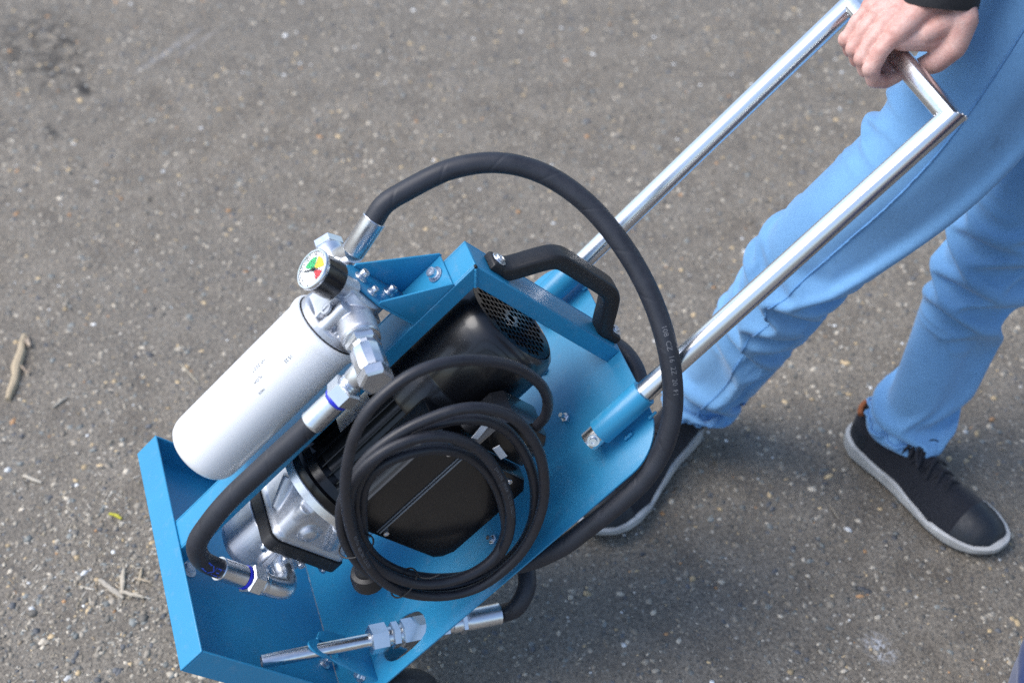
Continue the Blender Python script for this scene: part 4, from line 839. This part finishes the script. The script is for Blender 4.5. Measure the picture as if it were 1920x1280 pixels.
# sneakers
def shoe(heel, toe, flip, owner=None):
    heel = Vector(heel); toe = Vector(toe); d = (toe - heel); Ls = d.length; a = math.atan2(d.y, d.x)
    M4 = Matrix.Translation((heel.x, heel.y, 0)) @ Matrix.Rotation(a, 4, 'Z') @ Matrix.Diagonal((Ls / .300, 1, 1, 1))
    xs = [0, .004, .012, .030, .060, .095, .130, .165, .200, .230, .255, .275, .289, .297, .300]
    wl = [.006, .018, .026, .033, .034, .031, .032, .037, .0425, .044, .041, .034, .024, .013, .004]
    wr = [.006, .018, .026, .033, .034, .033, .036, .042, .0475, .047, .042, .033, .022, .012, .004]
    if flip: wl, wr = wr, wl
    FX = np.linspace(0, 1, 44); fxs = .300 * (1 - np.cos(FX * math.pi)) / 2
    wlf = np.interp(fxs, xs, wl); wrf = np.interp(fxs, xs, wr)
    def outline(off, z0, zt):
        L = [(x, w + off, 0) for x, w in zip(fxs, wlf)] + [(x, -w - off, 0) for x, w in zip(fxs[::-1], wrf[::-1])]
        return [M4 @ Vector((min(max(x, 0) + (off if x > .15 else -off) * .8, .32), y, z0 + zt(x))) for x, y, _ in L]
    spring = lambda x: .012 * max(0, (x - .22) / .08) ** 2 + .006 * max(0, (.03 - x) / .03)
    top = lambda x: .032 - .010 * min(1, max(0, (x - .06) / .12)) + .003 * math.sin(x * 60) + spring(x)
    bm = bmesh.new(); loft(bm, [outline(-.002, .0012, spring), outline(0, .002, spring), outline(.0008, .006, spring), outline(.0005, .0065, spring)]); out = obj("shoe", bm, M_OUT, owner or person, 50)
    bm = bmesh.new(); loft(bm, [outline(.0002, .0066, spring), outline(.0036, .0085, spring), outline(.0048, .013, spring), outline(.0046, 0, top), outline(.0015, .0018, top)]); obj("midsole", bm, M_SOLE, out, 50)
    HX_ = [0, .010, .030, .060, .085, .100, .115, .140, .170, .200, .230, .255, .275, .290, .299]; HZ = [.066, .094, .104, .102, .104, .106, .102, .090, .076, .066, .060, .056, .050, .040, .020]
    secs = []
    for x, a_, b_ in zip(fxs[1:-1], wlf[1:-1] * 1.02, wrf[1:-1] * 1.02):
        h = np.interp(x, HX_, HZ); z0 = .018 + spring(x); ring = []
        pw = 1.9 if x > .15 else 2.3
        for k in range(40):
            f = 2 * math.pi * k / 40; c, s = math.cos(f), math.sin(f); w = (a_ if c > 0 else b_) * (1.0 if s < .2 else 1 - .30 * s * (1 if x < .2 else .4))
            y = math.copysign(abs(c) ** (2 / pw), c) * w; z = (math.copysign(abs(s) ** (2 / pw), s) * (h - z0)) if s > 0 else s * .004
            ring.append(M4 @ Vector((x + .0, y, z0 + z)))
        secs.append(ring)
    bm = bmesh.new(); loft(bm, secs); obj("upper", bm, M_SHOE, out, 60)
    # toe cap and heel counter: thin shells over the upper
    for nm, sel, m in (("toe_cap", [i for i, x in enumerate(fxs[1:-1]) if x > .236], M_TOE), ("heel_counter", [i for i, x in enumerate(fxs[1:-1]) if x < .046], M_TOE)):
        bm = bmesh.new(); ss = []
        for i in sel:
            c = sum((Vector(p) for p in secs[i]), Vector()) / 40; g = 1.035 if nm == "toe_cap" else 1.02
            ring = [c + (Vector(p) - c) * g + (Vector((0, 0, -.012)) if (nm == "heel_counter" and k in range(4, 17)) else Vector((0, 0, 0))) for k, p in enumerate(secs[i])]; ss.append(ring)
        loft(bm, ss); obj(nm, bm, m, out, 50)
    for j, x in enumerate((.118, .136, .154, .172, .190)):
        h = np.interp(x, HX_, HZ); w = .026 - .002 * j
        for sx in (-1, 1):
            pts = [M4 @ Vector((x + sx * .007, -w, h - .016)), M4 @ Vector((x + sx * .003, -w * .5, h - .002)), M4 @ Vector((x, 0, h + .0035)), M4 @ Vector((x - sx * .003, w * .5, h - .002)), M4 @ Vector((x - sx * .007, w, h - .016))]
            sweep("lace", catmull(pts, .004), .0026, M_SHOE, out, 8)
    for s in (-1, 1):
        pts = [M4 @ Vector((.128, 0, .100)), M4 @ Vector((.130, s * .016, .101)), M4 @ Vector((.146, s * .030, .090)), M4 @ Vector((.136, s * .014, .096)), M4 @ Vector((.128, 0, .100))]
        sweep("lace_bow", catmull(pts, .004), .0024, M_SHOE, out, 8)
    cl = [M4 @ Vector((.040 - .030 * math.cos(math.radians(-52 + 104 * k / 10)), .030 * math.sin(math.radians(-52 + 104 * k / 10)), .090 + .004 * math.cos(math.radians(-52 + 104 * k / 10)))) for k in range(11)]
    sweep("collar_lining", catmull(cl, .004), .0045, M_TAB, out, 12)
    return out
s1_ = shoe((.301, -.886), (.026, -.986), False); s1_['label'] = "left sneaker, nearer the picture's right edge, toes towards the camera"
s2_ = shoe((.408, -.652), (.247, -.420), True); s2_['label'] = "right sneaker half hidden behind the hose"

for a, b in (((.392, -.640, .060), R_LEG[0] + Vector((-.002, -.004, .05))), ((.246, -.922, .060), L_LEG[0] + Vector((0, -.004, .05)))):
    bm = bmesh.new(); add_limb(bm, [a, b], [.0385, .032], 32, 3); obj("sock", bm, M_SHOE, person, 60)

# ------------------------------------------------------------------ a second person at the lower right edge of the picture
M_NAVY = cloth("navy_trousers", (.018, .034, .105), .85); M_DGREY = cloth("dark_grey_jacket", (.02, .021, .024), .8)
Q = Vector((-.452, -.838, 0)); fw = Vector((.80, -.60, 0)).normalized(); lf = Vector((-fw.y, fw.x, 0))
def q(a, b, z): return Q + fw * a + lf * b + Vector((0, 0, z))
bm = bmesh.new()
for sd in (-1, 1):
    add_limb(bm, [q(0, sd * .115, .06), q(-.005, sd * .112, .28), q(.012, sd * .105, .50), q(.0, sd * .095, .90)], [.034, .046, .046, .066])
    add_limb(bm, [q(0, sd * .195, 1.43), q(-.03, sd * .245, 1.14), q(.05, sd * .235, .90)], [.05, .040, .026]); ell(bm, q(.065, sd * .235, .835), (.026, .026, .05))
    for k in range(4): add_limb(bm, [q(.050 + .017 * k, sd * .235, .80), q(.056 + .017 * k, sd * .230, .765), q(.056 + .016 * k, sd * .222, .735 + .006 * abs(k - 1.5))], [.010, .009, .0075], 10, 1)
    add_limb(bm, [q(.075, sd * .225, .855), q(.105, sd * .212, .825), q(.112, sd * .208, .795)], [.013, .011, .009], 10, 1)
ell(bm, q(0, 0, .96), (.11, .13, .11)); ell(bm, q(0, 0, 1.27), (.115, .14, .24)); add_limb(bm, [q(0, .195, 1.43), q(0, 0, 1.46), q(0, -.195, 1.43)], [.05, .07, .05]); add_limb(bm, [q(0, 0, 1.45), q(.015, 0, 1.57)], [.06, .055])
hc = q(.03, 0, 1.665); ell(bm, hc, (.088, .086, .112)); ell(bm, hc + fw * .045 + Vector((0, 0, -.065)), (.05, .05, .05)); add_limb(bm, [hc + fw * .09 + Vector((0, 0, .012)), hc + fw * .108 + Vector((0, 0, -.026))], [.009, .014], 10)
for sd in (-1, 1): ell(bm, hc + lf * sd * .085 + Vector((0, 0, -.01)), (.014, .014, .03))
p2 = remeshed(obj("person", bm, M_SKIN, None, 60), .0060, 3, .5)
tag(p2, "bystander at the lower right corner, only a strip of dark blue trouser leg showing", "person")
bm = bmesh.new(); ell(bm, hc - fw * .012 + Vector((0, 0, .03)), (.096, .092, .10)); obj("hair", bm, M_HAIR, p2, 60)
bm = bmesh.new()
for sd in (-1, 1): fold_loft(bm, [q(0, sd * .115, .05), q(-.005, sd * .112, .28), q(.012, sd * .105, .50), q(.005, sd * .095, .72), q(0, sd * .080, .93)], [.062, .068, .072, .088, .100], rnd_folds(12, .02, .7, .004, .009, .012, .024, .05, .5, 1.2), seed=11. + sd)
ell(bm, q(0, 0, .95), (.15, .16, .13)); t2 = remeshed(obj("trousers", bm, M_NAVY, p2, 60), .0065, 1, .4)
bm = bmesh.new(); fold_loft(bm, [q(0, 0, .88), q(0, 0, 1.1), q(0, 0, 1.3), q(0, 0, 1.42), q(0, 0, 1.52)], [.170, .165, .178, .165, .075], rnd_folds(10, .02, .4, .006, .012, .016, .03, .08, .6, 1.3), seed=14.)
for sd in (-1, 1): fold_loft(bm, [q(.045, sd * .235, .905), q(-.02, sd * .243, 1.10), q(-.02, sd * .235, 1.2), q(0, sd * .185, 1.43)], [.045, .058, .064, .078], rnd_folds(8, .02, .4, .004, .008, .012, .02, .04, .5, 1.1), seed=16. + sd)
add_limb(bm, [q(0, .18, 1.43), q(0, 0, 1.45), q(0, -.18, 1.43)], [.08, .10, .08]); remeshed(obj("jacket", bm, M_DGREY, p2, 60), .0075, 1, .4)

for sd in (-1, 1): shoe(q(-.075, sd * .120, 0), q(.215, sd * .150, 0), sd < 0, p2)

# ------------------------------------------------------------------ litter on the ground
def splinter(p0, p1, w, h, label, name="wood_splinter", cat="splinter", col=(.42, .36, .28), h0=.001, group=None, curve=0.0):
    a = gpx(p0); b = gpx(p1); d = b - a; L = d.length; t = d.normalized(); s = Vector((-t.y, t.x, 0)); bm = bmesh.new(); secs = []; N = 9
    for i in range(N):
        f = i / (N - 1); wd = w * (.55 + .45 * math.sin(math.pi * min(1, max(.08, f)))) * random.uniform(.8, 1.15); hh = h * random.uniform(.75, 1.1); c = a + d * f + s * (random.uniform(-.12, .12) * w + curve * math.sin(math.pi * f)) + Vector((0, 0, h0 + hh / 2 + .0015 * math.sin(3 * f)))
        secs.append([c + s * x * wd / 2 + Vector((0, 0, z * hh / 2)) for x, z in ((-1, -.6), (-.7, .6), (-.1, 1.), (.6, .7), (1, -.5), (.2, -1))])
    loft(bm, secs); bmesh.ops.recalc_face_normals(bm, faces=bm.faces[:]); me = bpy.data.meshes.new(name); bm.to_mesh(me); bm.free()
    at = me.attributes.new("tint", 'FLOAT_COLOR', 'POINT'); at.data.foreach_set('color', np.tile(np.array([*col, 1.]) * np.array([1, 1, 1, 1]), len(me.vertices)))
    o = obj(name, me, M_STRAW, None, 30); tag(o, label, cat, group); return o
tw = splinter((47, 634), (18, 752), .016, .011, "forked pale dry twig lying alone near the left edge", "dry_twig", "twig", (.46, .37, .25), .0005)
def tw_branch(p0, p1, w):
    a = gpx(p0); b = gpx(p1); a.z = .006; b.z = .004; bm = bmesh.new(); add_limb(bm, [a, (a + b) / 2 + Vector((.002, .001, .002)), b], [w, w * .8, w * .5], 8, 1); me = bpy.data.meshes.new("side_shoot"); bm.to_mesh(me); bm.free()
    at = me.attributes.new("tint", 'FLOAT_COLOR', 'POINT'); at.data.foreach_set('color', np.tile(np.array([.44, .35, .26, 1.]), len(me.vertices))); obj("side_shoot", me, M_STRAW, tw, 40)
tw_branch((38, 688), (54, 704), .0022); tw_branch((54, 704), (62, 688), .0013); tw_branch((45, 640), (57, 652), .0035); tw_branch((57, 652), (52, 632), .003)
splinter((187, 1088), (232, 1122), .0085, .004, "broad grey splinter, lower left of the crossed splinters by the tray", col=(.40, .36, .30), group="splinters beside the tray")
splinter((232, 1066), (230, 1110), .0080, .004, "upright pale splinter in the heap beside the tray", col=(.48, .42, .33), group="splinters beside the tray")
splinter((226, 1112), (270, 1124), .0065, .004, "split pale splinter lowest in the heap beside the tray", col=(.50, .44, .35), h0=.004, group="splinters beside the tray")
splinter((266, 1066), (262, 1094), .0045, .003, "short thin splinter nearest the blue tray", col=(.46, .38, .27), group="splinters beside the tray")
splinter((252, 1086), (284, 1094), .004, .003, "slim tan splinter lying crosswise near the blue tray", col=(.44, .36, .26), h0=.002, group="splinters beside the tray")
splinter((43, 892), (78, 906), .0062, .003, "single pale splinter on bare ground above the gravel", col=(.50, .45, .37))
splinter((205, 964), (228, 974), .0062, .0025, "small yellow leaf scrap left of the blue tray", "leaf_scrap", "leaf", (.45, .42, .05), curve=.002)
splinter((338, 682), (372, 720), .0030, .002, "thin straw left of the white filter", "straw", "straw", (.40, .36, .28))
splinter((100, 765), (128, 745), .0040, .003, "short pale straw right of the forked twig", "straw", "straw", (.46, .42, .35))
splinter((1556, 948), (1572, 975), .0022, .002, "thin straw between the two shoes", "straw", "straw", (.34, .30, .24))
bits = np.concatenate([around((130, 1060), 420, (.10, .11)), around((235, 1090), 130, (.03, .03)), around((60, 900), 160, (.15, .1)), around((270, 1000), 90, (.05, .05))])
scatter("straw_bits", 0, .0016, .0040, .22, -.6, [(.44, .39, .31), (.36, .31, .23), (.52, .48, .41), (.28, .22, .15)], [4, 3, 3, 1], M_STRAW, "fine dry plant litter strewn over the gravel", "litter", bits, 3.0)
